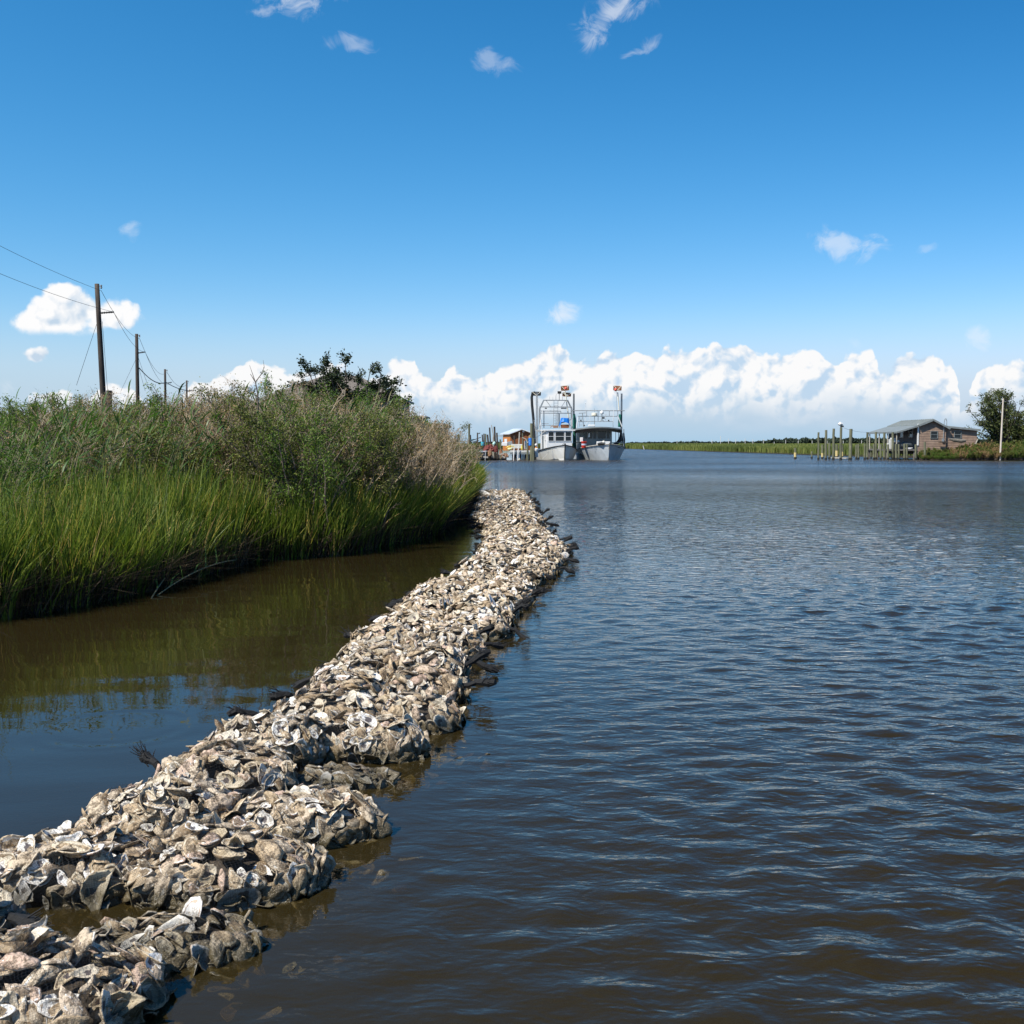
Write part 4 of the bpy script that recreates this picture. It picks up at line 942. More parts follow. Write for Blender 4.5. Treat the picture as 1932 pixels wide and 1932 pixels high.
M['shingle'] = surf('brown_shingles', (.10, .085, .07), (.20, .17, .14), 9, .95, bump=.01)
M['cream'] = surf('cream_pipe', (.72, .66, .50), (.80, .76, .62), 5, .45)
M['rope'] = surf('pale_rope', (.55, .52, .44), (.72, .70, .62), 20, .9)
M['greennet'] = surf('green_trawl_net', (.005, .075, .055), (.015, .15, .11), 14, .9, bump=.03, bscale=20)
M['blacknet'] = surf('black_trawl_net', (.008, .010, .012), (.03, .034, .036), 14, .9, bump=.03, bscale=20)
M['rednet'] = surf('dark_red_net_heap', (.07, .018, .016), (.22, .055, .045), 14, .95, bump=.05, bscale=20, c3=(.30, .16, .10))
M['brownnet'] = surf('tan_net_heap', (.16, .08, .04), (.38, .22, .13), 18, .95, bump=.05, bscale=24)
M['trim'] = surf('grey_trim', (.15, .17, .17), (.22, .245, .24), 4, .6)
M['concrete'] = surf('pale_concrete', (.50, .50, .46), (.64, .63, .58), 5, .85, bump=.004)
M['ink'] = surf('faded_lettering', (.10, .13, .17), (.16, .19, .22), 20, .8)
M['wire'] = surf('dark_wire', (.03, .03, .03), (.05, .05, .05), 5, .6)
m, t = mat('window_glass'); M['glass'] = m
b = node(t, 'ShaderNodeBsdfPrincipled', {'Base Color': (.012, .015, .017, 1), 'Roughness': .08}); node(t, 'ShaderNodeOutputMaterial', {'Surface': b.outputs[0]})
m, t = mat('lap_siding'); M['siding'] = m
tcn = node(t, 'ShaderNodeTexCoord'); sp = node(t, 'ShaderNodeSeparateXYZ', {0: tcn.outputs['Object']}); nz = node(t, 'ShaderNodeTexNoise', {'Vector': tcn.outputs['Object'], 'Scale': 2.5, 'Detail': 5.0})
cc = mixc(t, E(t, nz.outputs[0]).step(.35, .7), (.31, .215, .155), (.22, .15, .108))
b = node(t, 'ShaderNodeBsdfPrincipled', {'Base Color': cc, 'Roughness': .8}); node(t, 'ShaderNodeOutputMaterial', {'Surface': b.outputs[0]})

# ------------------------------------------------------------------ utility poles and lines
def upole(px, top, Y, lean, lab, arm_py, arm_dx, guys, leanpx):
    tp = at(px, top, Y); bx = at(px + leanpx, 1500, Y).x; base = Vector((bx, Y, .3)); root = empty('utility_pole', base, lab, 'utility pole', 'utility poles behind the left bank')
    mb = MB(); n = 6; mb.tube([(0, 0, -.3)] + [(Vector((tp.x - bx, 0, tp.z - .3)) * q) for q in np.linspace(.1, 1, n)], [.17] + list(np.linspace(.165, .115, n)), 10); mb.build('shaft', M['wooddark'], root, smooth=True)
    a0 = at(px + leanpx * (arm_py - top) / (1500 - top), arm_py + 4, Y) - base; a1 = at(px + arm_dx + leanpx * .2, arm_py, Y) - base
    mb = MB(); ns = 14; mb.tube([a0.lerp(a1, q) for q in np.linspace(0, 1, ns)], [.035 + (.022 if k % 2 else 0) for k in range(ns)], 8); mb.build('insulator_arm', M['dark'], root)
    mb = MB(); mb.lathe((tp.x - bx + .22, 0, tp.z - .55), [(.03, 0), (.06, .05), (.03, .1), (.06, .15), (.03, .2)], 8); mb.tube([(tp.x - bx, 0, tp.z - .4), (tp.x - bx + .22, 0, tp.z - .42)], .02, 5); mb.build('top_insulator', M['steel'], root)
    for (gx0, gy0, gx1, gy1) in guys:
        mb = MB(); g0 = at(gx0, gy0, Y) - base; g1 = at(gx1, gy1, Y) - base; mb.tube([g0, g1], .012, 3); mb.build('guy_wire', M['wire'], root)
    return Vector((tp.x + .22, Y, tp.z - .35)), a1 + base
T1, A1 = upole(327, 958, 59, 0, 'tallest utility pole, nearest, leaning slightly left above the bank', 1053, 50, [(329, 1085, 258, 1300), (345, 1085, 365, 1345)], 33)
T2, A2 = upole(461, 1127, 85.6, 0, 'second tallest utility pole, between the tall leaning one and the short ones', 1188, 28, [(460, 1210, 408, 1320), (468, 1210, 505, 1320), (468, 1240, 490, 1320)], 6)
T3, A3 = upole(557, 1246, 127, 0, 'third utility pole, short, with a lamp bracket and cables low on it', 1290, 22, [], 2)
T4, A4 = upole(630, 1284, 160, 0, 'farthest and shortest utility pole left of the pale cloud', 1319, 16, [], 1)
T0, A0 = Vector((-21.5, 34, 11.2)), Vector((-20.6, 34, 9.3))
def wire(a, b, sag, rad, lab):
    a, b = Vector(a), Vector(b); mb = MB(); mb.tube([a.lerp(b, q) - Vector((0, 0, 4 * sag * q * (1 - q))) for q in np.linspace(0, 1, 22)], rad, 4)
    tag(mb.build('power_line', M['wire'], org=a), lab, 'power line', 'power lines along the utility poles')
wire(T0, T1, .40, .009, 'upper power line running from the left edge of the view to the tallest pole')
wire(A0, A1, .40, .009, 'lower power line from the left picture edge to the tallest pole arm')
wire(T1, T2, .5, .012, 'top power line sagging between the tallest and the second pole')
wire(A1, A2, .5, .012, 'lower power line from arm to arm, tallest to second pole')
wire(T2, T3, 1.1, .014, 'top power line sagging between the second and the third pole')
wire(A2, A3, 1.1, .014, 'lower power line from arm to arm between the second and the third pole')
wire(T3, T4, 1.0, .022, 'power line between the third and the farthest pole')
c2 = at(470, 1242, 85.6); c3 = at(560, 1290, 127); c4 = at(660, 1316, 160)
wire(c2, c3, .5, .045, 'thick cable bundle sloping down from the second to the third pole')
wire(c3, c4, .4, .045, 'thick cable bundle from the third pole down behind the brown weeds')
# short stub beside the tallest pole
mb = MB(); q = at(368, 1318, 50); mb.tube([(q.x, 50, .2), (q.x, 50, q.z)], [.14, .13], 8); tag(mb.build('wooden_post', M['wooddark'], org=(q.x, 50, .2)), 'short square cut post standing beside the foot of the tallest utility pole', 'post')

# ------------------------------------------------------------------ houses behind the left bank
def hip_house(name, cx, Y, w_, d_, zb, ze, zr, rfm, wallm, lab, ridge=.3):
    root = empty(name, (cx, Y, .3), lab, 'house'); mb = MB(); mb.box((0, 0, (zb + ze) / 2 - .3), (w_ - .6, d_ - .6, ze - zb)); wl = mb.build('wall', wallm, root)
    mb = MB(); a, b_ = w_ / 2, d_ / 2; r_ = ridge * w_ / 2; z0, z1 = ze - .3, zr - .3
    mb.add([(-a, -b_, z0), (a, -b_, z0), (a, b_, z0), (-a, b_, z0), (-r_, 0, z1), (r_, 0, z1)], [(0, 1, 5, 4), (1, 2, 5), (2, 3, 4, 5), (3, 0, 4), (3, 2, 1, 0)]); mb.build('roof', rfm, root)
    mb = MB(); mb.box((0, -b_ + .02, z0 - .05), (w_, .06, .16)); mb.box((-a + .02, 0, z0 - .05), (.06, d_ - .1, .16)); mb.box((a - .02, 0, z0 - .05), (.06, d_ - .1, .16)); mb.build('fascia', M['woodgrey'], root)
    mb = MB(); mb.box((-w_ * .2, -d_ / 2 + .28, (zb + ze) / 2 - .2), (w_ * .12, .05, (ze - zb) * .35)); mb.build('window', M['glass'], root); return root
p0 = at(1110, 1268, 80); hip_house('brown_roofed_house', at(1150, 1400, 80).x, 80, 9.6, 9, .3, at(0, 1345, 76).z, p0.z, M['shingle'], surf('grey_green_wall', (.16, .19, .17), (.22, .25, .23), 3, .8), 'house with a brown shingled hip roof mostly hidden behind the dark tree', .25)
p0 = at(1400, 1384, 95); hip_house('tin_roofed_house', at(1374, 1400, 95).x, 95, 3.5, 5, .3, at(0, 1405, 92.5).z, p0.z, M['tin'], M['trim'], 'small building with a pale ribbed tin roof at the right end of the bank', .2)
p0 = at(1490, 1428, 100); hip_house('low_shed', at(1478, 1400, 100).x, 100, 2.2, 3, .2, at(0, 1438, 98).z, p0.z, M['shingle'], M['trim'], 'low dark shed with a torn roof beyond the thin pale sapling', .5)

# ------------------------------------------------------------------ shrimp boats
def hull(L, beam, h_bow, h_mid, root, mat_, rail, flare=.72, rake=.5, chine=.35, tip=None, full=.42):
    mb = MB(); n = 18; rows = []
    for i in range(n + 1):
        t_ = i / n; y = L * t_; q = min(1, t_ / full); B = beam / 2 * (1 - (1 - q) ** 2.1) ** .75 * (1 - .10 * max(0, t_ - .6) / .4)
        S = h_mid + (h_bow - h_mid) * max(0, 1 - t_ / .62) ** 1.7; ck = B * (flare + (1 - flare) * min(1, t_ * 1.5)); zc = -.15 + chine * max(0, 1 - t_ / .35)
        yo = -rake * max(0, 1 - t_ / .2); zk = -.9 + .5 * max(0, 1 - t_ / .15)
        rows.append([(0, y, zk), (ck * .92, y + yo * .25, zc), (B, y + yo, S)])
    vs = []; 
    for rr_ in rows: vs += [rr_[2], rr_[1], rr_[0], (-rr_[1][0], rr_[1][1], rr_[1][2]), (-rr_[2][0], rr_[2][1], rr_[2][2])]
    fs = [(5 * i + j, 5 * i + j + 1, 5 * i + j + 6, 5 * i + j + 5) for i in range(n) for j in range(4)]; fs += [tuple(5 * n + j for j in range(5))]
    mb.add(vs, fs); h_ = mb.build('hull', mat_, root)
    mb = MB(); dk = [(r_[2][0] * .97, r_[2][1], r_[2][2] - .16) for r_ in rows]; vs = []
    for a_ in dk: vs += [a_, (-a_[0], a_[1], a_[2])]
    mb.add(vs, [(2 * i, 2 * i + 1, 2 * i + 3, 2 * i + 2) for i in range(n)]); mb.build('deck', M['trim'], root)
    mb = MB()
    for s in (-1, 1): mb.tube([(s * (r_[2][0] + .01), r_[2][1], r_[2][2]) for r_ in rows], .055, 6)
    mb.build('rub_rail', rail, root)
    mb = MB(); mb.tube([(0, rows[0][2][1] - .02, h_bow + .14), (0, rows[0][2][1] * .4 - .03, h_bow * .4), (0, -.02, -.5)], [.07, .06, .05], 6); mb.build('stem', rail, root)
    return rows
def pane_window(root, c, w_, h_, nrm='y', split=.5, name='window', fr=M['white']):
    fm = MB(); f = .05
    if nrm == 'y':
        for dx_ in (-w_ / 2, w_ / 2): fm.box((c[0] + dx_, c[1] - .02, c[2]), (f, .07, h_ + f))
        for dz_ in (-h_ / 2, h_ / 2, (split - .5) * h_): fm.box((c[0], c[1] - .022, c[2] + dz_), (w_ - f, .06, f * .8))
        o = fm.build('window', fr, root); gm = MB(); gm.box((c[0], c[1] + .012, c[2]), (w_, .02, h_)); gm.build('pane', M['glass'], o)
    else:
        for dx_ in (-w_ / 2, w_ / 2): fm.box((c[0] - .02 * nrm, c[1] + dx_, c[2]), (.07, f, h_ + f))
        for dz_ in (-h_ / 2, h_ / 2, (split - .5) * h_): fm.box((c[0] - .022 * nrm, c[1], c[2] + dz_), (.06, w_ - f, f * .8))
        o = fm.build('window', fr, root); gm = MB(); gm.box((c[0] + .012 * nrm, c[1], c[2]), (.02, w_, h_)); gm.build('pane', M['glass'], o)
    return o
def scribble(mb, c, L, h, axis, seed):
    """faded unreadable hand lettering on the bow"""
    r = np.random.default_rng(seed); n = 7
    for i in range(n):
        x = (i + .5) / n * L - L / 2; s = h * (1 if i in (0, 4) else .6); p = [Vector(c) + axis * (x + dx_ * L / n * .38) + Vector((0, 0, dz_ * s)) for dx_, dz_ in ((-.9, 0), (-.5, .9), (0, .1), (.4, .8 * r.random()), (.9, 0))]
        mb.tube(p, .016, 4)
def shoe(name, root, c, w_, h_, dpt, tilt, m_, ribs=True):
    """skimmer shoe: a dished plate with turned up ends and braces"""
    mb = MB(); n = 8; vs = []
    for i in range(n + 1):
        q = i / n * 2 - 1; x = q * w_ / 2; zc = .10 * w_ * abs(q) ** 3
        for (zz_, yy_) in ((-h_ / 2 * (1 - .12 * abs(q) ** 3), 0), (h_ / 2 * (1 - .12 * abs(q) ** 4), 0)): vs += [(x, -zc, zz_), (x, .05 - zc, zz_)]
    for i in range(n):
        a = 4 * i; fs = [(a, a + 2, a + 6, a + 4), (a + 1, a + 5, a + 7, a + 3), (a, a + 4, a + 5, a + 1), (a + 2, a + 3, a + 7, a + 6)]; mb.f += [tuple(x for x in f) for f in fs]
    mb.v = [tuple(Vector(c) + Matrix.Rotation(tilt, 3, 'Y') @ Vector(v)) for v in vs]; mb.f += [(0, 1, 3, 2), (4 * n, 4 * n + 2, 4 * n + 3, 4 * n + 1)]
    o = mb.build(name, m_, root)
    if ribs:
        mb = MB(); Mt = Matrix.Rotation(tilt, 3, 'Y')
        for a, b_ in (((-w_ * .42, -.1, h_ * .4), (.0, -.22, -h_ * .42)), ((w_ * .42, -.1, h_ * .4), (.0, -.22, -h_ * .42))): mb.tube([Vector(c) + Mt @ Vector(a), Vector(c) + Mt @ Vector(b_)], .03, 5)
        mb.build('brace', M['cream'], o)
    return o
K_ = .00412
def boat_xy(root_px):  # waterline centre
    return at(root_px, 1549.5, 112)
# ---- left boat
bp0 = at(1877.8, 1549, 112); TH = R(9)
B1_ = empty('shrimp_boat', (bp0.x + .78, 112, 0), 'white shrimp boat with a boxy wheelhouse, moored right beside the dock', 'shrimp boat', 'shrimp boats moored side by side', TH)
def bl(x, z, y):
    """point of the left boat: x and z as seen from ahead (x from the picture's boat centre), y metres aft of the stem"""
    wx = (x - .78) * (1 + y / 112); return Vector((wx * math.cos(TH) + y * math.sin(TH), y * math.cos(TH) - wx * math.sin(TH) * 0 , EYE + (z - EYE) * (1 + y / 112)))
hull(11.5, 4.3, 1.50, .62, B1_, M['hullwhite'], M['dark'], rake=.45)
mb = MB(); hp = MB(); mb.box((.05, 4.4, 1.55), (2.65, 3.4, 2.75)); cab = mb.build('wheelhouse', M['white'], B1_, bevel=.02)
mb = MB(); mb.box((.05, 4.42, 2.99), (3.25, 3.75, .13), ry=0); mb.build('wheelhouse_roof', M['white'], B1_, bevel=.03)
for cx, w_ in ((-.86, .58), (.04, .93), (.92, .62)): pane_window(B1_, (cx + .05, 2.69, 2.38), w_, .95)
pane_window(B1_, (-1.285, 3.3, 2.4), .5, .8, nrm=1)
mb = MB(); mb.box((-1.283, 4.6, 1.5), (.03, .75, 1.9)); mb.build('door', M['trim'], B1_)
fr = MB()
def seg(mb, pts, y, r_, n=5): mb.tube([bl(x, z, y) for x, z in pts], r_, n)
for y in (4.6, 6.4):
    seg(fr, [(-1.48, 3.1), (-1.48, 5.1), (-1.07, 5.93), (1.36, 5.93), (1.77, 5.1), (1.77, 3.1)], y, .055)
    seg(fr, [(-1.48, 5.27), (1.77, 5.27)], y, .05)
seg(fr, [(-1.48, 4.66), (1.77, 4.66)], 4.6, .05); seg(fr, [(-.87, 5.9), (-.41, 5.3)], 4.6, .03); seg(fr, [(1.11, 5.9), (.7, 5.3)], 4.6, .03)
for x in (-1.07, 1.36): fr.tube([bl(x, 5.93, 4.6), bl(x, 5.93, 6.4)], .05, 5)
seg(fr, [(-1.36, 4.86), (.66, 4.86), (.66, 4.7)], 5.2, .045); seg(fr, [(-1.07, 4.85), (-1.07, 3.2)], 5.2, .05); seg(fr, [(.50, 4.6), (.50, 3.2)], 5.2, .05); seg(fr, [(-1.3, 3.45), (1.7, 3.45)], 4.9, .035); seg(fr, [(-1.3, 3.62), (-.6, 3.62)], 4.9, .03)
fr.build('gallows_frame', M['galv'], B1_)
ld = MB()
for x in (-.08, .33): seg(ld, [(x, 5.9), (x - .05, 3.3)], 4.5, .025)
for z in np.arange(3.4, 5.9, .25): seg(ld, [(-.10, z), (.32, z)], 4.48, .016)
ld.build('ladder', M['galv'], B1_)
ld = MB()
for x in (.16, .42): seg(ld, [(x, 4.7), (x, 3.4)], 5.1, .018)
for z in np.arange(3.5, 4.7, .13): seg(ld, [(.16, z), (.42, z)], 5.1, .012)
ld.build('rope_ladder', M['steel'], B1_)
for (x0, x1, y_) in ((-1.0, -.80, 5.13), (.65, 1.2, 5.14)):
    a_, b_ = bl(x0, y_, 4.55), bl(x1, y_, 4.55); mb = MB(); mb.box((a_ + b_) / 2, (b_.x - a_.x, .1, .11)); mb.build('deck_light', M['dark'], B1_)
a_, b_ = bl(.29, 6.54, 4.6), bl(.68, 6.86, 4.6); mb = MB(); mb.box((a_ + b_) / 2, (.38, .16, .26)); mb.build('flood_light', M['dark'], B1_); mb = MB(); mb.box(((a_ + b_) / 2) - Vector((0, .09, 0)), (.30, .02, .18)); mb.build('flood_light_lens', M['glass'], B1_)
mb = MB(); seg(mb, [(.46, 6.6), (.46, 5.93)], 4.6, .035); seg(mb, [(.12, 6.3), (.12, 5.9)], 4.6, .02); seg(mb, [(.12, 6.3), (.17, 6.6)], 4.6, .015); seg(mb, [(-.51, 6.3), (-.51, 5.9)], 4.6, .010); seg(mb, [(-.19, 6.25), (-.19, 5.9)], 4.6, .010); seg(mb, [(.78, 5.9), (.80, 6.3)], 4.6, .018); mb.build('mast', M['steel'], B1_)
# blue tarpaulin over gear on the roof
r = np.random.default_rng(3); ta = MB(); nx_, nz_ = 14, 10; c0 = bl(.99, 3.28, 3.6)
vs = []; 
for s_ in (0, 1):
    for j in range(nz_ + 1):
        for i in range(nx_ + 1):
            a2 = i / nx_ * 2 * math.pi; q = j / nz_; rx2, ry2 = .40 + .16 * q + .05 * math.sin(a2 * 5) * q, .35 + .12 * q + .05 * math.sin(a2 * 4 + 1) * q; sq_ = lambda v: math.copysign(abs(v) ** .6, v)
            vs.append((c0.x + rx2 * sq_(math.cos(a2)), c0.y + ry2 * sq_(math.sin(a2)), c0.z + .92 - q * (.62 + .24 * math.sin(a2 * 2 + 2.2)) + r.normal(0, .01)))
    break
ta.add(vs, [(j * (nx_ + 1) + i, j * (nx_ + 1) + i + 1, (j + 1) * (nx_ + 1) + i + 1, (j + 1) * (nx_ + 1) + i) for j in range(nz_) for i in range(nx_)] + [tuple(range(nx_))])
tp_ = ta.build('tarpaulin', M['tarp'], None, org=B1_.matrix_basis @ Vector((0, 0, 0)) if False else (0, 0, 0)); tp_.parent = None; tp_.matrix_world = Matrix.Translation(B1_.location) @ Matrix.Rotation(TH, 4, 'Z')
tag(tp_, 'bright blue tarpaulin draped over gear on the left boat wheelhouse roof', 'tarpaulin')
mb = MB(); mb.box(bl(1.0, 3.36, 3.6), (.75, .6, .35)); mb.build('roof_box', M['orangedark'], B1_, bevel=.03)
mb = MB(); seg(mb, [(-.5, 3.25), (-.3, 3.4), (0, 3.3), (.3, 3.42)], 3.3, .05); mb.box(bl(.05, 3.3, 3.4), (.5, .3, .2)); mb.build('roof_gear', M['brownnet'], B1_, bevel=.02)
# skimmer frames either side
mb = MB(); mb.tube([bl(-2.0, -.2, 5), bl(-2.0, 1.5, 5), bl(-2.08, 3.4, 5), bl(-2.28, 5.4, 5), bl(-2.32, 6.2, 5), bl(-2.24, 6.62, 5), bl(-2.0, 6.72, 5)], [.12, .13, .135, .14, .14, .13, .10], 8); mb.build('skimmer_net_roll', M['blacknet'], B1_, smooth=True)
shoe('skimmer_shoe', B1_, bl(-1.88, 6.56, 4.9), .98, .42, .1, 0, M['dark'])
mb = MB(); seg(mb, [(-1.88, 6.7), (-1.84, 3.4), (-1.86, .7)], 4.7, .05); seg(mb, [(-1.75, 6.7), (-1.72, 3.4), (-1.74, .7)], 4.7, .045); mb.build('skimmer_pole', M['galv'], B1_)
shoe('skimmer_shoe', B1_, bl(1.06, 7.12, 5.2), .85, .52, .1, R(-4), M['rust']); shoe('skimmer_shoe', B1_, bl(1.25, 6.50, 5.4), .92, .42, .1, R(2), M['rust'])
mb = MB(); mb.ball(bl(1.14, 7.10, 4.9), .16, 14); mb.build('float_ball', M['redball'], B1_, smooth=True)
mb = MB(); seg(mb, [(1.05, 6.9), (1.18, 6.3), (1.28, 5.4), (1.46, 4.2), (1.5, 3.2)], 5.2, .06); seg(mb, [(1.15, 6.45), (1.75, 6.62)], 5.2, .03); seg(mb, [(1.5, 3.9), (1.78, 4.2)], 5.2, .03); mb.build('skimmer_arm', M['cream'], B1_)
mb = MB(); seg(mb, [(1.92, 6.6), (1.92, 1.0)], 5.0, .05); seg(mb, [(2.02, 6.6), (2.02, 1.0)], 5.1, .045); mb.build('skimmer_pole', M['steel'], B1_)
mb = MB(); seg(mb, [(-1.52, 4.0), (-1.38, 2.9), (-1.42, .8)], 2.9, .04); seg(mb, [(-1.2, 5.0), (-1.52, 3.4)], 4.3, .03); seg(mb, [(1.74, 4.05), (1.78, 3.2)], 4.3, .04); mb.build('stanchion', M['white'], B1_)
mb = MB(); seg(mb, [(2.05, 4.2), (2.06, 2.5), (2.1, 1.0)], 5.0, .16); mb.build('folded_net', M['greennet'], B1_)
mb = MB(); 
for i in range(6): seg(mb, [(-2.1 + .05 * i, 4.0 - .2 * i), (-1.98 + .06 * i, 2.9), (-1.55 + .02 * i, 3.1 - .1 * i), (-1.5, 3.6 - .3 * i)], 4.4 + .05 * i, .018, 4)
mb.build('hanging_rope', M['rope'], B1_)
mb = MB(); scribble(mb, (-.62, 1.05, 1.10), .62, .12, Vector((.74, -.66, .16)).normalized(), 1); scribble(mb, (.62, 1.05, 1.12), .5, .12, Vector((.74, .66, -.16)).normalized(), 2); mb.build('faded_lettering', M['ink'], B1_)
mb = MB(); mb.ball((0, -.25, 1.62), .09, 8); mb.tube([(-.12, .1, 1.45), (-.14, 0, 1.62), (0, -.1, 1.68), (.14, 0, 1.62), (.12, .1, 1.45)], .035, 5); mb.build('bow_cleat', M['steel'], B1_)
mb = MB(); a_ = at(1830, 1549, 110.5); b_ = at(1855, 1521, 112.8); mb.tube([b_, a_.lerp(b_, .5) - Vector((0, 0, .06)), a_], .022, 4); tag(mb.build('mooring_rope', M['rope'], org=a_), 'slack pale rope hanging from the left boat bow into the water', 'rope')
# ---- right boat
bp1 = at(2037.8, 1549, 112.5); T2_ = R(4)
B2_ = empty('shrimp_boat', (bp1.x + .42, 112.5, 0), 'grey white shrimp boat with dark wheelhouse and radar domes, farther from the dock', 'shrimp boat', 'shrimp boats moored side by side', T2_)
def br(x, z, y): wx = (x - .42) * (1 + y / 112); return Vector((wx * math.cos(T2_) + y * math.sin(T2_), y * math.cos(T2_), EYE + (z - EYE) * (1 + y / 112)))
def sg(mb, pts, y, r_, n=5): mb.tube([br(x, z, y) for x, z in pts], r_, n)
hull(12.5, 4.75, 1.60, .95, B2_, M['hullgrey'], M['woodgrey'], flare=.60, rake=.9, chine=.15, full=.36)
mb = MB(); c_ = br(-.52, 2.05, 4.4); mb.box((c_.x, 5.6, 1.85), (3.15, 3.8, 2.6)); mb.build('wheelhouse', M['trim'], B2_, bevel=.02)  # dark grey walls carry the canopy's shade in their colour
mb = MB(); n = 10; vs = []
for s in range(2):
    for i in range(n + 1):
        q = i / n * 2 - 1; x = q * 2.42; z = 3.36 - .22 * q * q; yf = 2.2 + .8 * q * q
        vs += [(x, yf if s == 0 else 8.4, z - .13), (x, yf if s == 0 else 8.4, z)]
fs = []; o_ = 2 * (n + 1)
for i in range(n): a = 2 * i; fs += [(a, a + 1, a + 3, a + 2), (o_ + a, o_ + a + 2, o_ + a + 3, o_ + a + 1), (a, a + 2, o_ + a + 2, o_ + a), (a + 1, o_ + a + 1, o_ + a + 3, a + 3)]
fs += [(0, o_, o_ + 1, 1), (2 * n, 2 * n + 1, o_ + 2 * n + 1, o_ + 2 * n)]; vs = [(x - .5, y, z) for x, y, z in vs]
mb.add(vs, fs); mb.build('canopy_roof', M['trim'], B2_)
mb = MB(); vs = []
for i in range(n + 1): q = i / n * 2 - 1; z = 3.36 - .22 * q * q - .12; yf = 2.2 + .8 * q * q; vs += [(q * 2.40 - .5, yf + .03, z), (q * 2.36 - .5, yf + .28, z - .30), (q * 2.36 - .5, yf + .33, z - .30), (q * 2.40 - .5, yf + .08, z)]
mb.add(vs, [(4 * i + j, 4 * i + (j + 1) % 4, 4 * i + 4 + (j + 1) % 4, 4 * i + 4 + j) for i in range(n) for j in range(4)]); mb.build('canopy_shade_strip', M['dark'], B2_)  # dark strip added for the shade under the canopy's front edge
for cx, w_ in ((-1.53, .38), (-1.08, .42), (-.62, .34), (.1, .85), (.72, .34)): c_ = br(cx, 2.5, 3.6); pane_window(B2_, (c_.x, 3.69, 2.52), w_, .75, fr=M['trim'], split=1.0)
mb = MB(); c_ = br(-1.19, 2.5, 3.6); mb.box((c_.x, 3.66, 2.5), (.16, .01, .40)); mb.build('bright_pane', M['tin'], B2_)
for x in (-2.33, 2.28): mb = MB(); sg(mb, [(x, 3.1), (x, 1.0)], 3.4, .045); mb.build('canopy_post', M['galv'], B2_)
mb = MB(); c_ = br(.17, 1.75, 2.6); mb.box((c_.x, 2.7, 1.62), (1.34, .5, .50)); mb.build('deck_box', M['white'], B2_, bevel=.02)
mb = MB(); c_ = br(-2.0, 1.75, 2.4); mb.box((c_.x, 2.9, 2.05), (.28, .4, .45)); mb.build('fish_crate', M['white'], B2_, bevel=.02)
bk = empty('stacked_baskets', (0, 0, 0)); bk.parent = None
c_ = B2_.matrix_basis @ br(-1.83, 1.35, 2.2); bk.location = (c_.x, c_.y, 1.22); tag(bk, 'stack of red round baskets on the bow deck of the right boat', 'baskets')
mb = MB(); mb.lathe((0, 0, 0), [(.20, 0), (.27, .26)], 16); mb.build('basket', M['red'], bk); mb = MB(); mb.lathe((0, 0, .262), [(.255, 0), (.26, .16)], 16); mb.build('blue_band', surf('blue_white_band', (.25, .35, .5), (.6, .65, .7), 30, .6), bk); mb = MB(); mb.lathe((0, 0, .424), [(.22, 0), (.30, .18), (.31, .22), (.27, .24)], 16); mb.build('basket', M['red'], bk)
# rails and gear above the canopy
mb = MB(); sg(mb, [(-2.8, 4.92), (2.4, 4.92)], 4.2, .045); sg(mb, [(-2.25, 4.37), (1.7, 4.37)], 4.2, .035)
for x in (-1.4, -.25, .87, 1.72): sg(mb, [(x, 4.92), (x, 4.37 if x != -.25 else 3.9)], 4.2, .032)
sg(mb, [(-2.27, 3.85), (1.2, 3.85), (1.25, 3.3)], 3.9, .03); sg(mb, [(-2.25, 4.37), (-2.45, 3.2)], 3.9, .03); sg(mb, [(-1.85, 4.7), (-1.72, 3.3)], 4.0, .04); sg(mb, [(-1.5, 4.7), (-2.2, 4.66)], 4.0, .035); sg(mb, [(-2.1, 4.3), (-2.1, 3.3)], 4.6, .02)
for z in (3.5, 3.8, 4.1, 4.3): sg(mb, [(-2.1, z), (-1.8, z)], 4.6, .015)
mb.tube([br(-2.8, 4.92, 4.2), br(-2.8, 4.92, 6.5)], .045, 5); mb.tube([br(2.4, 4.92, 4.2), br(2.4, 4.92, 6.5)], .045, 5); sg(mb, [(-2.8, 4.92), (2.4, 4.92)], 6.5, .045)
for x in (-2.7, 2.3): sg(mb, [(x, 4.92), (x, 3.1)], 6.5, .05)
mb.build('upper_rail', M['galv'], B2_)
c_ = br(-.62, 4.4, 4.2); mb = MB(); mb.lathe((c_.x, c_.y, c_.z), [(.27, 0), (.30, .05), (.29, .27), (.25, .31), (.05, .33)], 18); mb.build('radar_dome', M['cream'], B2_, smooth=False)
mb = MB(); sg(mb, [(-.62, 4.4), (-.60, 3.3)], 4.2, .035); sg(mb, [(-.62, 4.7), (-.62, 5.15)], 4.2, .014); mb.build('radar_mast', M['galv'], B2_)
c_ = br(.13, 4.6, 4.2); mb = MB(); mb.lathe((c_.x, c_.y, c_.z - .03), [(.13, 0), (.18, .03), (.18, .2), (.14, .31), (.07, .36), (.01, .375)], 16); mb.build('satellite_dome', M['white'], B2_, smooth=True); mb = MB(); sg(mb, [(.13, 4.6), (.13, 3.9)], 4.2, .04); sg(mb, [(-.1, 3.85), (.13, 4.05), (.36, 3.85)], 4.2, .03); mb.build('dome_stand', M['steel'], B2_)
c_ = br(.52, 4.55, 4.2); mb = MB(); mb.lathe((c_.x, c_.y, c_.z - .02), [(.02, 0), (.13, .03), (.02, .06)], 12); sg(mb, [(.5, 4.5), (.5, 3.9)], 4.2, .02); mb.build('antenna_disc', M['white'], B2_)
mb = MB(); c_ = br(.28, 4.2, 4.2); mb.box((c_.x, c_.y, c_.z), (.24, .2, .18)); mb.build('search_light', M['dark'], B2_)
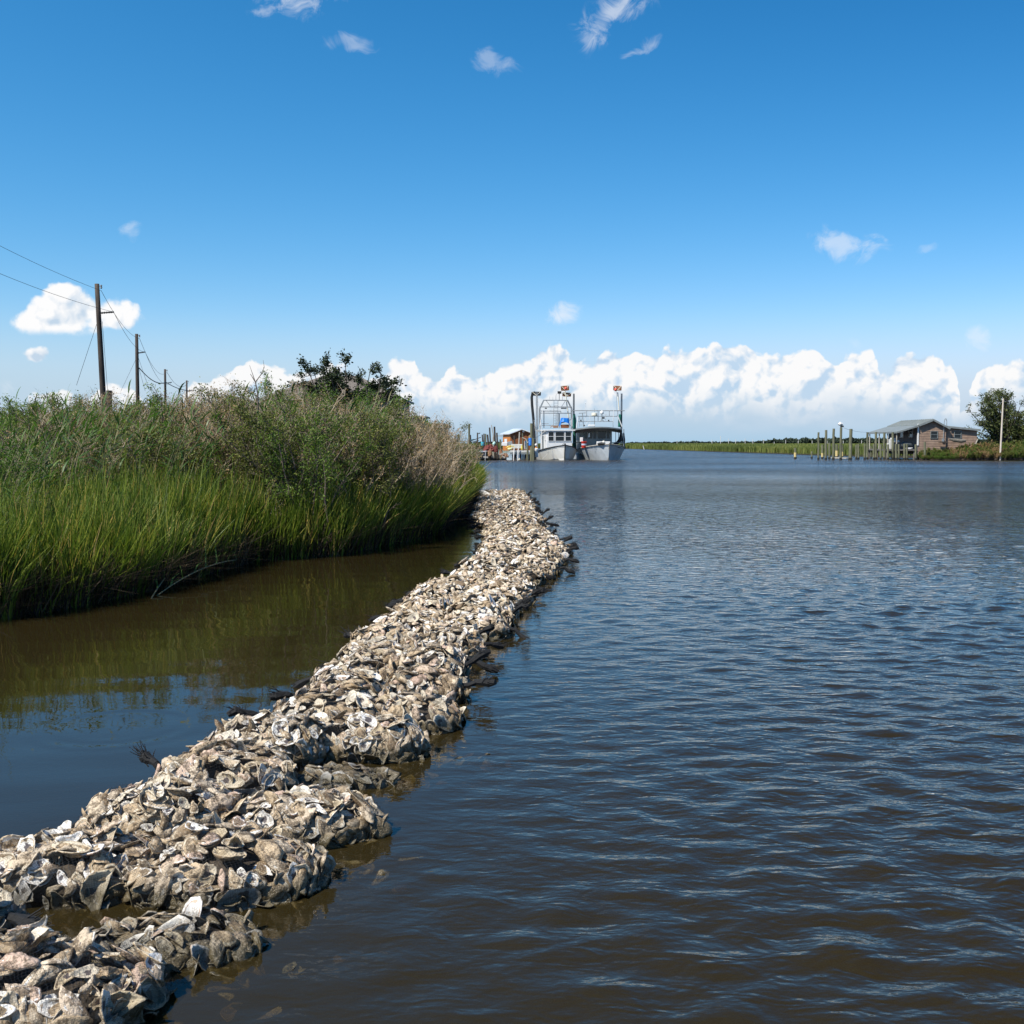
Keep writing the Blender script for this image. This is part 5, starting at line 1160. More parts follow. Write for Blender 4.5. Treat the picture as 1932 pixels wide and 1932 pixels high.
mb = MB(); sg(mb, [(-1.52, 5.62), (-1.50, 3.9)], 4.2, .018); mb.ball(br(-1.53, 5.65, 4.2), .055, 8); mb.build('whip_antenna', M['white'], B2_)
mb = MB(); sg(mb, [(-2.3, 4.3), (-2.45, 3.2)], 3.6, .05); sg(mb, [(1.7, 4.38), (2.12, 3.35)], 3.6, .06); sg(mb, [(1.3, 4.95), (1.24, 3.7)], 3.9, .03); sg(mb, [(-1.1, 4.5), (-1.08, 3.5)], 3.9, .02); sg(mb, [(-1.25, 3.9), (-1.6, 3.45)], 3.9, .02); mb.build('fender_pole', M['white'], B2_)
mb = MB(); c_ = br(-.98, 3.42, 3.3); mb.box((c_.x, c_.y, c_.z + .02), (.68, .5, .18)); mb.build('life_raft_box', M['white'], B2_, bevel=.03)
for x in (-2.0, .79, -1.66):
    mb = MB(); c_ = br(x, 3.95 if x != -1.66 else 3.45, 3.9); mb.ball(c_, .085, 8); mb.build('deck_lamp', M['dark'], B2_)
shoe('skimmer_shoe', B2_, br(1.72, 7.15, 4.8), .86, .50, .1, R(2), M['rust']); mb = MB(); mb.ball(br(1.52, 7.0, 4.5), .165, 14); mb.build('float_ball', M['redball'], B2_, smooth=True)
mb = MB(); sg(mb, [(1.75, 6.75), (1.8, 6.2), (1.9, 4.9)], 4.8, .06); mb.build('skimmer_arm', M['cream'], B2_)
mb = MB(); sg(mb, [(2.12, 6.62), (2.1, 1.0)], 5.0, .045); sg(mb, [(2.22, 6.62), (2.22, 1.0)], 5.1, .045); mb.build('skimmer_pole', M['steel'], B2_)
mb = MB(); sg(mb, [(1.70, 5.9), (1.62, 6.9), (1.66, 4.9)], 4.8, .008, 3); mb.build('stay_wire', M['wire'], B2_)
mb = MB(); sg(mb, [(2.06, 4.55), (2.0, 3.9), (1.98, 3.3)], 4.9, .2); mb.build('hanging_net', M['greennet'], B2_)
mb = MB(); mb.tube([br(-2.6, 4.6, 4.9), br(-2.55, 3.9, 4.9), br(-2.6, 3.2, 4.9)], [.1, .2, .17], 7); mb.build('hanging_net', M['greennet'], B2_)
mb = MB(); mb.tube([br(2.1, 2.9, 4.6), br(2.06, 2.3, 4.6), br(1.95, 1.9, 4.6), br(1.7, 1.7, 4.6), br(1.3, 1.55, 4.6)], [.08, .15, .22, .16, .1], 7); mb.tube([br(2.35, 2.7, 4.6), br(2.38, 2.0, 4.6), br(2.4, 1.2, 4.6)], [.1, .17, .1], 7); mb.build('draped_net', M['blacknet'], B2_)
mb = MB(); sg(mb, [(1.15, 1.75), (2.3, 1.78)], 4.0, .04); sg(mb, [(1.15, 3.0), (1.15, 1.4)], 4.6, .035); sg(mb, [(1.56, 3.0), (1.56, 1.4)], 4.6, .03); sg(mb, [(1.85, 3.0), (1.85, 1.7)], 4.6, .03); sg(mb, [(-2.7, 1.75), (-1.9, 1.8)], 4.0, .04); mb.build('side_rail', M['steel'], B2_)
mb = MB(); mb.tube([br(-.6, 1.62, 0), br(-.3, 1.66, -.4), br(.1, 1.6, -.5)], [.10, .15, .10], 7); mb.build('anchor', M['dark'], B2_); mb = MB(); mb.ball(br(.0, 1.78, .3), .17, 8); mb.build('rope_coil', M['rope'], B2_)
# name on the bow
def text_on(body, size, loc, rot, mat_, parent, name):
    cu = bpy.data.curves.new(name, 'FONT'); cu.body = body; cu.size = size; cu.extrude = .004; cu.align_x = 'CENTER'; o = bpy.data.objects.new(name, cu); C.objects.link(o); cu.materials.append(mat_); o.location = loc; o.rotation_euler = rot; o.parent = parent
    bpy.context.view_layer.update(); me = bpy.data.meshes.new_from_object(o.evaluated_get(bpy.context.evaluated_depsgraph_get())); o2 = link(name, me, mat_, parent); o2.location = loc; o2.rotation_euler = rot; bpy.data.objects.remove(o); return o2
text_on('CAPT', .24, (-1.15, .53, 1.14), (R(68), R(-7), R(-36)), M['ink'], B2_, 'bow_name')
mb = MB(); scribble(mb, (1.10, .45, 1.24), .8, .13, Vector((.80, .56, -.12)).normalized(), 4); mb.build('faded_lettering', M['ink'], B2_)

# ------------------------------------------------------------------ pilings
def piling(px, top, bot, rad, Y, lab, group, m_=None, dxp=0.0, band=None, foot=.22):
    b_ = at(px + dxp, bot, Y); tp = at(px, top, Y); g0 = Vector((b_.x, Y, 0)); root = empty('piling', (b_.x, Y, 0), lab, 'piling', group)
    d = Vector((tp.x - b_.x, 0, tp.z)); mb = MB(); ks = [-.1 / max(.5, d.z)] + list(np.linspace(foot / max(.5, d.z), 1, 5)); r = np.random.default_rng(int(px * 7 + top))
    mb.tube([d * k + Vector((r.normal(0, .008), r.normal(0, .008), 0)) for k in ks[1:]], [rad * (1.03 - .08 * k) for k in ks[1:]], 10); mb.build('shaft', m_ or M['wood'], root)
    mb = MB(); mb.tube([d * (-.9 / max(.5, d.z)), d * (foot / max(.5, d.z)) + Vector((0, 0, .003))], rad * 1.08, 10); mb.build('wet_foot', M['tar'], root)
    if band: mb = MB(); mb.tube([d * band[0], d * band[1]], rad * 1.06, 10, cap=False); mb.build('lichen_band', M['yellowp'], root)
    return root
s_ = 796 / 1932.0
def rp(x): return 2660 + x * s_
def ry_(y): return 1350 + y * s_
GR = 'pilings standing in the water before the right bank'
tall = [(248, 264, 468, 8), (311, 246, 470, 10), (373, 234, 472, 10), (433, 224, 472, 10), (514, 237, 474, 13)]
labs = ['leftmost and shortest of the row of five tall pilings', 'second of the five tall pilings from the left', 'third of the five tall pilings, tallest bare one', 'tall piling carrying a white lamp on its top', 'thickest of the five tall pilings, pale grey at the foot, nearest the house']
for (x, a, b_, w_), l in zip(tall, labs): piling(rp(x), ry_(a), ry_(b_), w_ * s_ * .0303, 114.5 - (x - 248) * .004, l, GR, dxp=-1.5 * (x > 500) - 1.2 * (x > 300))
small = [(58, 394, 461, 10, 120, (.15, .60)), (194, 421, 462, 7, 122, None), (280, 366, 464, 9, 120, (.1, .42)), (338, 352, 466, 9, 119, None), (398, 364, 445, 11, 127, (.1, .55)), (443, 370, 448, 9, 127, (.1, .5)), (558, 366, 470, 7, 118, None), (576, 360, 474, 8, 116, None), (627, 358, 474, 8, 116, None), (649, 264, 472, 9, 118, None), (680, 376, 470, 6, 123, None), (703, 360, 474, 9, 116, None), (719, 262, 474, 10, 117.5, None), (758, 362, 476, 8, 115, None), (788, 267, 474, 10, 117, None), (817, 362, 476, 9, 114.5, None), (857, 264, 478, 10, 115, None), (884, 360, 479, 10, 114, None), (906, 362, 480, 8, 114, None), (953, 358, 482, 9, 113.5, None), (973, 360, 480, 8, 113.5, None), (1044, 364, 482, 8, 113.3, None), (1065, 262, 440, 8, 116.5, None), (1119, 344, 484, 9, 113, None), (1237, 262, 400, 8, 115.6, None)]
for (x, a, b_, w_, Y_, bd) in small:
    l = ('short piling with a yellow band standing alone, leftmost in the river' if x == 58 else 'tiny cut off stump of a piling in open water left of the tall ones' if x == 194 else
         'short piling with a yellow lichen band behind the five tall ones' if bd else 'piling rising in front of the lap sided gable of the right bank cabin' if x in (1065, 1237) else
         'short piling set in the bushes before the cabin corner' if x == 1119 else 'short piling at the white corner post of the cabin' if x == 1044 else
         'tall thin piling before the open porch of the cabin' if a < 300 else 'short plain piling behind the row of tall ones' if x in (338, 280) else 'short greenish piling in the cluster along the cabin porch')
    piling(rp(x), ry_(a), ry_(b_), w_ * s_ * .0303 * Y_ / 115, Y_, l, GR, band=bd)
# lamp on its piling
lp = at(rp(433), ry_(224), 114); lm = empty('dock_lamp', (lp.x, lp.y, lp.z), 'white hooded dock lamp fixed on top of a tall piling', 'lamp'); mb = MB(); mb.tube([(0, 0, 0), (0, 0, .18)], .06, 6); mb.box((.1, 0, .1), (.3, .22, .16)); mb.build('ballast_box', M['dark'], lm); mb = MB(); mb.tube([(.12, 0, .30), (-.12, -.05, .36), (-.28, -.1, .26)], [.16, .20, .10], 8); mb.build('hood', M['white'], lm)
a_, b_ = at(rp(455), ry_(228), 114), at(rp(648), ry_(264), 118); mb = MB(); mb.tube([a_.lerp(b_, q) - Vector((0, 0, .5 * q * (1 - q))) for q in np.linspace(0, 1, 8)], .012, 3); tag(mb.build('cable', M['wire'], org=a_), 'thin slack cable from the dock lamp to the cabin pilings', 'cable')
# low sunken plank pier between the tall pilings
mb = MB(); a_, b_ = at(rp(375), ry_(462), 118), at(rp(505), ry_(466), 116); mb.beam((a_.x, a_.y, .18), (b_.x, b_.y, .14), .9, .1); tag(mb.build('plank_walkway', M['woodgrey'], org=(a_.x, a_.y, 0)), 'low weathered plank walkway between the feet of the tall pilings', 'walkway')

# ------------------------------------------------------------------ cabin on the right bank
YC = 115.0
def hx(cx): return (2850 + cx / 4.83 - 1728) / 3801 * YC * 1.0
gx0, gx1, gxa = hx(1185), hx(1635), hx(1410); ze = at(0, 1434.5, YC).z; za = at(0, 1417, YC).z; zr_ = at(0, 1442, YC).z; zb = .55
root = empty('cabin', (gx0, YC, 0), 'pinkish lap sided cabin with a grey tin roof and open porch on the right bank', 'cabin'); org = Vector((gx0, YC, 0))
LD = 9.0
def cb(mb, name, m_, par=None, **k):
    o = mb.build(name, m_, par or root, org=org if par is None or par is root else org, **k); return o
def lap(mb, x0, x1, y, z0, topfn, dz=.17):
    z = z0
    while z < max(topfn(x0), topfn((x0 + x1) / 2), topfn(x1)) - .02:
        # clip each board under the roof line
        z2 = z + dz; xs_ = [x for x in np.linspace(x0, x1, 60) if topfn(x) > z + dz * .5]
        if len(xs_) > 1: a, b_ = xs_[0], xs_[-1]; mb.add([(a, y - .035, z), (b_, y - .035, z), (b_, y, z2), (a, y, z2), (a, y + .02, z), (b_, y + .02, z)], [(0, 1, 2, 3), (0, 4, 5, 1)])
        z = z2
gable = lambda x: ze + (za - ze) * (1 - abs(x - gxa) / (gxa - gx0)) if x < gxa else zr_ + (za - zr_) * (1 - (x - gxa) / (gx1 - gxa))
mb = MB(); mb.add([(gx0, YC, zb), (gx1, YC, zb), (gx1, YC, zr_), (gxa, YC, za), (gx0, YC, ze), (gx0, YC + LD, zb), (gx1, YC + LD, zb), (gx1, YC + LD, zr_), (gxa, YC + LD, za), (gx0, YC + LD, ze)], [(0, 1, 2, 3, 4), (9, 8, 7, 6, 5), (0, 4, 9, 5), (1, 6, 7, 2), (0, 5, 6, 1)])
wl = cb(mb, 'wall', surf('shaded_side_wall', (.09, .085, .09), (.13, .12, .12), 4, .8)); mb = MB(); lap(mb, gx0, gx1, YC - .02, zb - .2, gable); cb(mb, 'siding', M['siding'])  # side wall coloured dark to stand in for the porch shade
# lean-to wing on the right, its roof sloping down
wx1 = hx(2160); zw0, zw1 = at(0, 1440, YC).z, at(0, 1449.5, YC).z
wing = lambda x: zw0 + (zw1 - zw0) * (x - gx1) / (wx1 - gx1)
mb = MB(); mb.add([(gx1 + .01, YC + .3, zb), (wx1, YC + .3, zb), (wx1, YC + .3, zw1), (gx1 + .01, YC + .3, zw0), (gx1 + .01, YC + 6, zb), (wx1, YC + 6, zb), (wx1, YC + 6, zw1), (gx1 + .01, YC + 6, zw0)], [(0, 1, 2, 3), (7, 6, 5, 4), (1, 5, 6, 2), (0, 3, 7, 4)]); cb(mb, 'wing_wall', M['siding']); mb = MB(); lap(mb, gx1 + .02, wx1, YC + .28, zb - .1, wing); cb(mb, 'wing_siding', M['siding'])
def roofslab(name, pts, th, m_):
    mb = MB(); n = len(pts); mb.add([tuple(p) for p in pts] + [(p[0], p[1], p[2] - th) for p in pts], [tuple(range(n)), tuple(reversed(range(n, 2 * n)))] + [(i, (i + 1) % n, (i + 1) % n + n, i + n) for i in range(n)]); return cb(mb, name, m_)
y0, y1 = YC - .35, YC + LD + .2
roofslab('roof', [(gxa, y0, za + .10), (gxa, y1, za + .10), (gx0 - .12, y1, ze + .03), (gx0 - .12, y0, ze + .03)], .07, M['tingrey'])
roofslab('roof', [(gxa + .003, y0, za + .10), (gx1 + .3, y0, zr_ - .06), (gx1 + .3, y1, zr_ - .06), (gxa + .003, y1, za + .10)], .07, M['tingrey'])
roofslab('wing_roof', [(gx1 + .02, YC, zw0 + .10), (wx1 + .25, YC, zw1 + .04), (wx1 + .25, YC + 6.2, zw1 + .04), (gx1 + .02, YC + 6.2, zw0 + .10)], .10, M['tingrey'])
# ribs of the tin roof
mb = MB()
for yy_ in np.arange(y0 + .2, y1, .6): mb.beam((gxa - .02, yy_, za + .115), (gx0 - .1, yy_, ze + .045), .04, .03)
cb(mb, 'roof_ribs', M['tingrey'])
px0 = hx(825); zp = at(0, 1456.5, YC).z; roofslab('porch_roof', [(gx0 - .14, y0 - .02, ze - .04), (gx0 - .14, y1, ze - .04), (px0, y1, zp), (px0, y0 - .02, zp)], .09, M['tingrey'])
mb = MB(); mb.beam((gx0 - .2, y0 - .05, ze - .12), (px0, y0 - .05, zp - .08), .05, .16); mb.beam((px0 - .02, y0, zp - .1), (px0 - .02, y1, zp - .1), .05, .16); mb.beam((gxa, y0 - .03, za - .02), (gx0 - .05, y0 - .03, ze - .08), .05, .17); mb.beam((gxa, y0 - .03, za - .02), (gx1 + .3, y0 - .03, zr_ - .16), .05, .17); mb.beam((gx1 + .35, YC - .04, zw0 - .06), (wx1 + .25, YC - .04, zw1 - .1), .05, .14); cb(mb, 'fascia', M['trim'])
for yy_ in (YC + .1, YC + 2.9, YC + 5.6, YC + 8.8): mb = MB(); mb.tube([(px0 + .12, yy_, .8), (px0 + .12, yy_, zp - .15)], .06, 6); cb(mb, 'porch_post', M['woodgrey'])
mb = MB(); mb.box((gx0 - .04, YC - .06, (ze + 1.1) / 2 + .25), (.13, .13, ze - 1.35)); cb(mb, 'corner_post', M['white'])
mb = MB(); mb.box(((px0 + gx0) / 2 - .05, YC + LD / 2, 1.0), (gx0 - px0 + .1, LD, .16)); 
for yy_ in (YC + .2, YC + 3, YC + 6, YC + 8.8):
    for xx_ in (px0 + .1, gx0 - .3): mb.tube([(xx_, yy_, -1), (xx_, yy_, .92)], .1, 6)
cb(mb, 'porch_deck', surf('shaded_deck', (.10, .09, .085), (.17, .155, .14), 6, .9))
def win(cx0, cx1, cy0, cy1, Y_, sp_=.5):
    x0_, x1_ = (hx(cx0)), (hx(cx1)); k = YC / 115; z0_, z1_ = at(0, 1390 + cy1 / 4.83, Y_).z, at(0, 1390 + cy0 / 4.83, Y_).z
    o = pane_window(root, ((x0_ + x1_) / 2 - org.x, Y_ - .05 - org.y, (z0_ + z1_) / 2), x1_ - x0_, z1_ - z0_, split=sp_, fr=M['trim']); return o
win(1385, 1495, 315, 430, YC - .02); win(1785, 1895, 310, 430, YC + .26)
for ya in (YC + 2.0, YC + 4.8): pane_window(root, (-.02, ya - YC, 2.9 - .05), 1.1, 1.05, nrm=1, fr=M['white'])
mb = MB(); mb.tube([(hx(1590) , YC - .12, 2.1), (hx(1597), YC - .12, 3.75), (hx(1606), YC - .14, 4.15), (hx(1622), YC - .12, 4.2), (hx(1640), YC - .10, 3.95), (hx(1640), YC - .10, 3.3)], .035, 6); cb(mb, 'electric_riser_pipe', M['galv']); mb = MB(); mb.box((hx(1583), YC - .14, 2.0), (.24, .14, .32)); cb(mb, 'meter_box', M['galv'], bevel=.01)
# things on the porch
def simple(name, lab, cat, mb, m_, org_, **k): return tag(mb.build(name, m_, org=org_, **k), lab, cat)
q = at(2850 + 755 / 4.83, 1500, 115.6); mb = MB(); mb.box((q.x, 115.6, 1.62), (.36, .4, .95)); simple('chest_freezer', 'tall pale box standing on the cabin porch', 'box', mb, M['concrete'], (q.x, 115.6, 1.1), bevel=.02)
q = at(2850 + 820 / 4.83, 1500, 117); mb = MB(); mb.box((q.x, 117, 1.9), (.9, .4, .25)); mb.box((q.x - .2, 117, 2.1), (.5, .35, .3)); mb.box((q.x - .55, 117, 1.35), (.5, .4, .6)); simple('piled_gear', 'heap of white plastic gear piled on the cabin porch', 'gear', mb, M['white'], (q.x, 117, 1.1), bevel=.05)
q = at(2850 + 1010 / 4.83, 1500, 115.5); rb = empty('upturned_skiff', (q.x, 115.5, 1.1), 'small boat under a dark cover on the cabin porch beside the side windows', 'skiff'); mb = MB(); mb.tube([(-.55, 0, .35), (-.2, 0, .45), (.35, 0, .40), (.62, 0, .12)], [.28, .34, .30, .12], 10); mb.build('cover', surf('dark_cover', (.03, .04, .045), (.07, .085, .09), 5, .7), rb, smooth=True); mb = MB(); mb.tube([(-.3, -.1, .08), (.35, -.1, .06), (.6, -.1, .10)], [.10, .12, .05], 8); mb.build('hull', M['white'], rb)
# skiff hull stored beside the wing
q = at(2850 + 1830 / 4.83, 1390 + 450 / 4.83, 114.2); rb = empty('stored_skiff', (q.x, 114.2, q.z - .1), 'dark narrow skiff propped up among the bushes under the wing window', 'skiff'); mb = MB(); mb.tube([(-.75, 0, .12), (-.3, 0, .02), (.5, 0, -.08), (.9, 0, -.05)], [.05, .16, .2, .12], 8); mb.build('hull', surf('grey_skiff', (.08, .075, .06), (.16, .14, .11), 5, .7), rb); mb = MB(); mb.tube([(-.78, -.05, .2), (.5, -.12, .08), (.92, -.1, .05)], .025, 5); mb.build('gunwale', M['woodgrey'], rb)
mb = MB(); q0, q1 = at(2850 + 1545 / 4.83, 1390 + 490 / 4.83, 114.4), at(2850 + 1680 / 4.83, 1390 + 495 / 4.83, 114.4); mb.beam(q0, q1, .5, .12); simple('plank_shelf', 'dark plank shelf under the meter box of the cabin', 'plank', mb, M['wooddark'], q0)
mb = MB(); q0, q1 = at(3293, 1498, 114), at(3300, 1481, 114); mb.beam(q0, q1, .14, .05); simple('leaning_board', 'pale leaning board sticking out of the bushes right of the wing', 'board', mb, M['woodgrey'], q0)
# bleached pole in front of the right bank tree
b_ = at(3375, 1551, 112.3); tp = at(3386, 1345, 112.3); mb = MB(); mb.tube([(b_.x, 112.3, -.8), (b_.x, 112.3, 0), (b_.x + (tp.x - b_.x) * .3, 112.3, tp.z * .3), (tp.x, 112.3, tp.z)], [.10, .095, .09, .075], 8)
simple('bare_pole', 'tall bleached wooden pole standing in front of the right bank tree', 'pole', mb, surf('bleached_pole', (.48, .40, .31), (.64, .57, .48), 5, .85, bump=.01, stretch=(1, 1, .2)), (b_.x, 112.3, 0))

# ------------------------------------------------------------------ tree and bushes on the right bank
D = 118.0; b0 = at(3392, 1540, D)
def cz2(x, y): p = at(3180 + x / 7, 1300 + y / 7, D); return (p.x - b0.x, p.z)
tree('spreading_tree', (b0.x, D, 0), 6.4, (2.5, 2.2), 46, M['leaf_tree'], 12000, .19, 21, 'spreading live oak like tree on the right bank with sky showing through its lower limbs',
     clumps=[cz2(*p) for p in [(820, 540), (900, 420), (960, 600), (1010, 300), (1100, 260), (1200, 260), (1300, 230), (1400, 250), (1500, 280), (1600, 280), (1700, 370), (1650, 450), (1550, 400), (1450, 350), (1350, 330), (1250, 350), (1150, 380), (1060, 400), (1000, 490), (1080, 640), (980, 690), (1150, 700), (1100, 780), (1550, 550), (1620, 600), (1500, 650), (960, 850), (980, 920), (1200, 960), (1060, 1010), (900, 1060), (860, 1160), (1400, 560), (1250, 560)]], trunk_r=.22, fork=.30)
tree('leafy_tree', (*at(3450, 1540, 119).to_2d(), 0), 5.2, (2.4, 2), 34, M['leaf_tree'], 11000, .18, 22, 'lower dense tree at the right edge of the view behind the bleached pole', 'tree', .16, .2, low=.15)
tree('leafy_tree', (*at(3495, 1540, 117).to_2d(), 0), 5.6, (2.4, 2), 30, M['leaf_tree'], 9000, .18, 23, 'dark tree cut by the right edge of the view', 'tree', .16, .2, low=.15)
rb_ = np.random.default_rng(55)
PR['bank'] = [shrub('bank_bush', 200 + i, 26, 1.0, .8, [M['leaf_green'], M['leaf_olive'], M['leaf_dry']][i], M['twig'], 5200, .07, .6, 8, (0, 0), .1, .012) for i in range(3)]
LAB['bank'] = ('bush on the right bank', 'bush', 'bushes along the right bank')
kinds = ['fresh green bush on the right bank below the cabin', 'olive bush on the right bank below the cabin wing', 'reddish brown bush on the right bank left of the bleached pole']
ci_ = 0
for px in np.arange(3108, 3480, 8.5):
    for row in range(3):
        Y_ = 112.6 + row * 1.1 + rb_.uniform(-.3, .3); x = (px + rb_.uniform(-5, 5) - 1728) / 3801 * Y_
        top = np.interp(px, [3105, 3125, 3160, 3200, 3240, 3290, 3330, 3370, 3420, 3480], [1518, 1500, 1505, 1503, 1488, 1486, 1480, 1488, 1475, 1470]); h = max(.6, EYE + (1495.5 - top) * Y_ / 3801 - (2 - row) * .45) * rb_.uniform(.8, 1.0)
        k = rb_.choice(3, p=[.5, .35, .15] if px < 3230 else ([.35, .40, .25] if px < 3290 else [.1, .35, .55] if px < 3370 else [.3, .6, .1])); lab = kinds[k] if px < 3375 else 'dark bush at the waterline under the trees of the right edge'
        o = place('bank', int(k), (x, Y_, .05), h * .62, rb_.uniform(0, 6.28), h * .95, lab); ci_ += 1

# ------------------------------------------------------------------ dock, shack and clutter beside the boats
def dx_(cx): return 1690 + cx / 13.8
def dz_(cy): return 1420 + cy / 13.8
YD = 112.0
def wd(cx, cy, Y_=YD): return at(dx_(cx), dz_(cy), Y_)
mb = MB(); a_, b_ = wd(430, 1400, 111), wd(1580, 1430, 111); zt = at(0, dz_(1385), 111).z
dk = empty('boat_dock', (a_.x, 111, 0), 'low wooden dock with pale plank edge beside the left boat', 'dock'); mb.box(((b_.x - a_.x) / 2, 2.2, zt - .09), (b_.x - a_.x, 4.4, .16)); mb.build('deck', M['concrete'], dk)
mb = MB(); mb.box(((b_.x - a_.x) / 2, .02, zt - .28), (b_.x - a_.x - .05, .1, .2)); mb.build('edge_beam', M['trim'], dk)
for cx in (570, 700, 930, 1160, 1380, 1520):
    for yy_ in (.25, 2.2, 4.2): p = wd(cx, 1400, 111); mb = MB(); mb.tube([(p.x - a_.x, yy_, -1.1), (p.x - a_.x, yy_, zt - .17)], .085, 7); mb.build('support_post', M['wooddark'], dk)
for cx, lab in ((620, 'left one of two white pvc pipes standing against the dock edge'), (820, 'right one of two white pvc pipes standing against the dock edge')):
    p, q = wd(cx + 10, 1180 if cx > 700 else 1240, 110.85), wd(cx - 20, 1720, 110.7); mb = MB(); mb.tube([q - Vector((0, 0, .3)), q, p], .05, 7); tag(mb.build('white_pipe', M['white'], org=q), lab, 'pipe')
# shack with orange boards
YS = 119.0
def ws(cx, cy, Y_=YS): return at(dx_(cx), dz_(cy), Y_)
L_, R_, A_ = ws(450, 600), ws(1400, 560), ws(985, 370); Lb = ws(100, 600, YS + 3.2); zf = .9
sh_ = empty('net_shack', (L_.x, YS, 0), 'orange brown board shack with a white tin roof behind the dock', 'shack'); o0 = Vector((L_.x, YS, 0))
mb = MB(); zE = L_.z; mb.add([(0, 0, zf), (R_.x - L_.x, 0, zf), (R_.x - L_.x, 0, R_.z), (A_.x - L_.x, 0, A_.z - .1), (0, 0, zE)], [(0, 1, 2, 3, 4)]); mb.add([(R_.x - L_.x, 0, zf), (R_.x - L_.x, 4, zf), (R_.x - L_.x, 4, R_.z), (R_.x - L_.x, 0, R_.z)], [(0, 1, 2, 3)]); mb.build('front_wall', M['orangedark'], sh_)
mb = MB(); lx_ = Lb.x - L_.x; mb.add([(0, -.003, zf), (0, -.003, zE), (lx_, 3.2, zE + .02), (lx_, 3.2, zf)], [(0, 1, 2, 3)]); mb.add([(lx_, 3.2, zf), (lx_, 3.2, zE), (R_.x - L_.x, 4, R_.z), (R_.x - L_.x, 4, zf)], [(0, 1, 2, 3)]); mb.build('side_wall', M['orange'], sh_)
mb = MB(); rz_ = A_.z; vs = [(-.12, -.35, zE + .02), (A_.x - L_.x, -.35, rz_), (A_.x - L_.x - .9, 3.7, rz_ + .05), (lx_ - .3, 3.5, zE + .03)]; mb.add(vs + [(x, y, z - .1) for x, y, z in vs], [(0, 1, 2, 3), (7, 6, 5, 4), (0, 4, 5, 1), (1, 5, 6, 2), (2, 6, 7, 3), (3, 7, 4, 0)]); mb.build('roof', M['tin'], sh_)
vs = [(A_.x - L_.x + .003, -.35, rz_), (R_.x - L_.x + .2, -.35, R_.z + .02), (R_.x - L_.x + .2, 4.2, R_.z + .02), (A_.x - L_.x - .9, 3.7, rz_ + .05)]; mb = MB(); mb.add(vs + [(x, y, z - .1) for x, y, z in vs], [(0, 1, 2, 3), (7, 6, 5, 4), (0, 4, 5, 1), (1, 5, 6, 2), (2, 6, 7, 3), (3, 7, 4, 0)]); mb.build('roof', M['tin'], sh_)
mb = MB(); v0 = Vector((0, 0, 0)); v1 = Vector((lx_, 3.2, 0)); d_ = (v1 - v0).normalized(); nrm = Vector((-abs(d_.y), -abs(d_.x), 0)).normalized()
cc = v0.lerp(v1, .58) + nrm * .03; mb.box((cc.x, cc.y, zE - .75), (1.1, .03, .42), rz=math.atan2(d_.y, d_.x)); mb.build('pale_notice_board', M['white'], sh_)
mb = MB(); mb.box((ws(1050, 490).x - L_.x, -.04, ws(1050, 490).z), (.22, .05, .2)); mb.build('wall_lamp', M['white'], sh_)
# posts round the dock
GD = 'posts and pilings of the dock clutter'
def dpost(x0, y0, x1, y1, w_, Y_, lab, m_=None, crop=0):
    if crop: f = lambda a, b_: at(1560 + a / 13.8, 1420 + b_ / 13.8, Y_)
    else: f = lambda a, b_: wd(a, b_, Y_)
    tp, bt = f(x0, y0), f(x1, y1); base = Vector((bt.x, Y_, min(bt.z, .45))); mb = MB(); mb.tube([base - Vector((0, 0, .6)), base, base.lerp(tp, .5) + Vector((.015, 0, 0)), tp], [w_ / 13.8 * .0295 / 2 * 1.05] * 2 + [w_ / 13.8 * .0295 / 2] * 2, 8)
    tag(mb.build('dock_post', m_ or M['wooddark'], org=base), lab, 'post', GD)
dpost(1440, 120, 1440, 1380, 150, 110.9, 'thickest dock post, tall and green, behind the blue barrel', M['wood'])
dpost(1240, 830, 1240, 1370, 80, 111, 'short green dock post left of the blue barrel', M['wood']); dpost(1520, 800, 1520, 1700, 95, 110.8, 'dock corner post right of the blue barrel', M['wood'])
dpost(880, 530, 800, 1080, 65, 113.2, 'pale leaning post in front of the orange shack', M['woodgrey']); dpost(1015, 580, 1040, 1370, 60, 111.2, 'upright weathered post with a yellow foot at the dock', M['wood']); dpost(635, 690, 640, 1090, 75, 112.6, 'dark rotten post in front of the shack corner')
for a in [(325, 140, 300, 1250, 95, 'tallest bare piling at the left end of the clutter', M['wood']), (375, 660, 420, 1200, 70, 'dark broken piling right behind the tallest one', None), (710, 555, 690, 1040, 62, 'slim dark post crossed by tilted planks', None), (930, 645, 990, 1000, 60, 'leftmost post of the cluster of four dark posts', None), (1010, 600, 1020, 1000, 60, 'second post of the cluster of four dark posts', None), (1085, 610, 1085, 1000, 70, 'greenish post of the cluster of four', M['wood']), (1175, 645, 1250, 1000, 85, 'stout leaning post of the cluster of four', None), (1275, 315, 1330, 1100, 70, 'tall dark post right of the cluster of four', None), (1500, 275, 1540, 1100, 85, 'tallest post of the crossed pair, stout and dark', None), (1360, 200, 1600, 900, 38, 'thin tilted pole crossing the tall dark post', M['woodgrey']), (1610, 560, 1650, 1150, 80, 'dark post at the right of the crossed pair', None), (1440, 760, 1450, 1050, 70, 'short grey post between the tall dark ones', M['woodgrey']), (1770, 870, 1790, 1200, 75, 'short green post left of the white cooler', M['wood'])]:
    dpost(a[0], a[1], a[2], a[3], a[4], 114.0 if a[0] < 1400 else 113.4, a[5], a[6], crop=1)
def c5(a, b_, Y_=113.0): return at(1560 + a / 13.8, 1420 + b_ / 13.8, Y_)
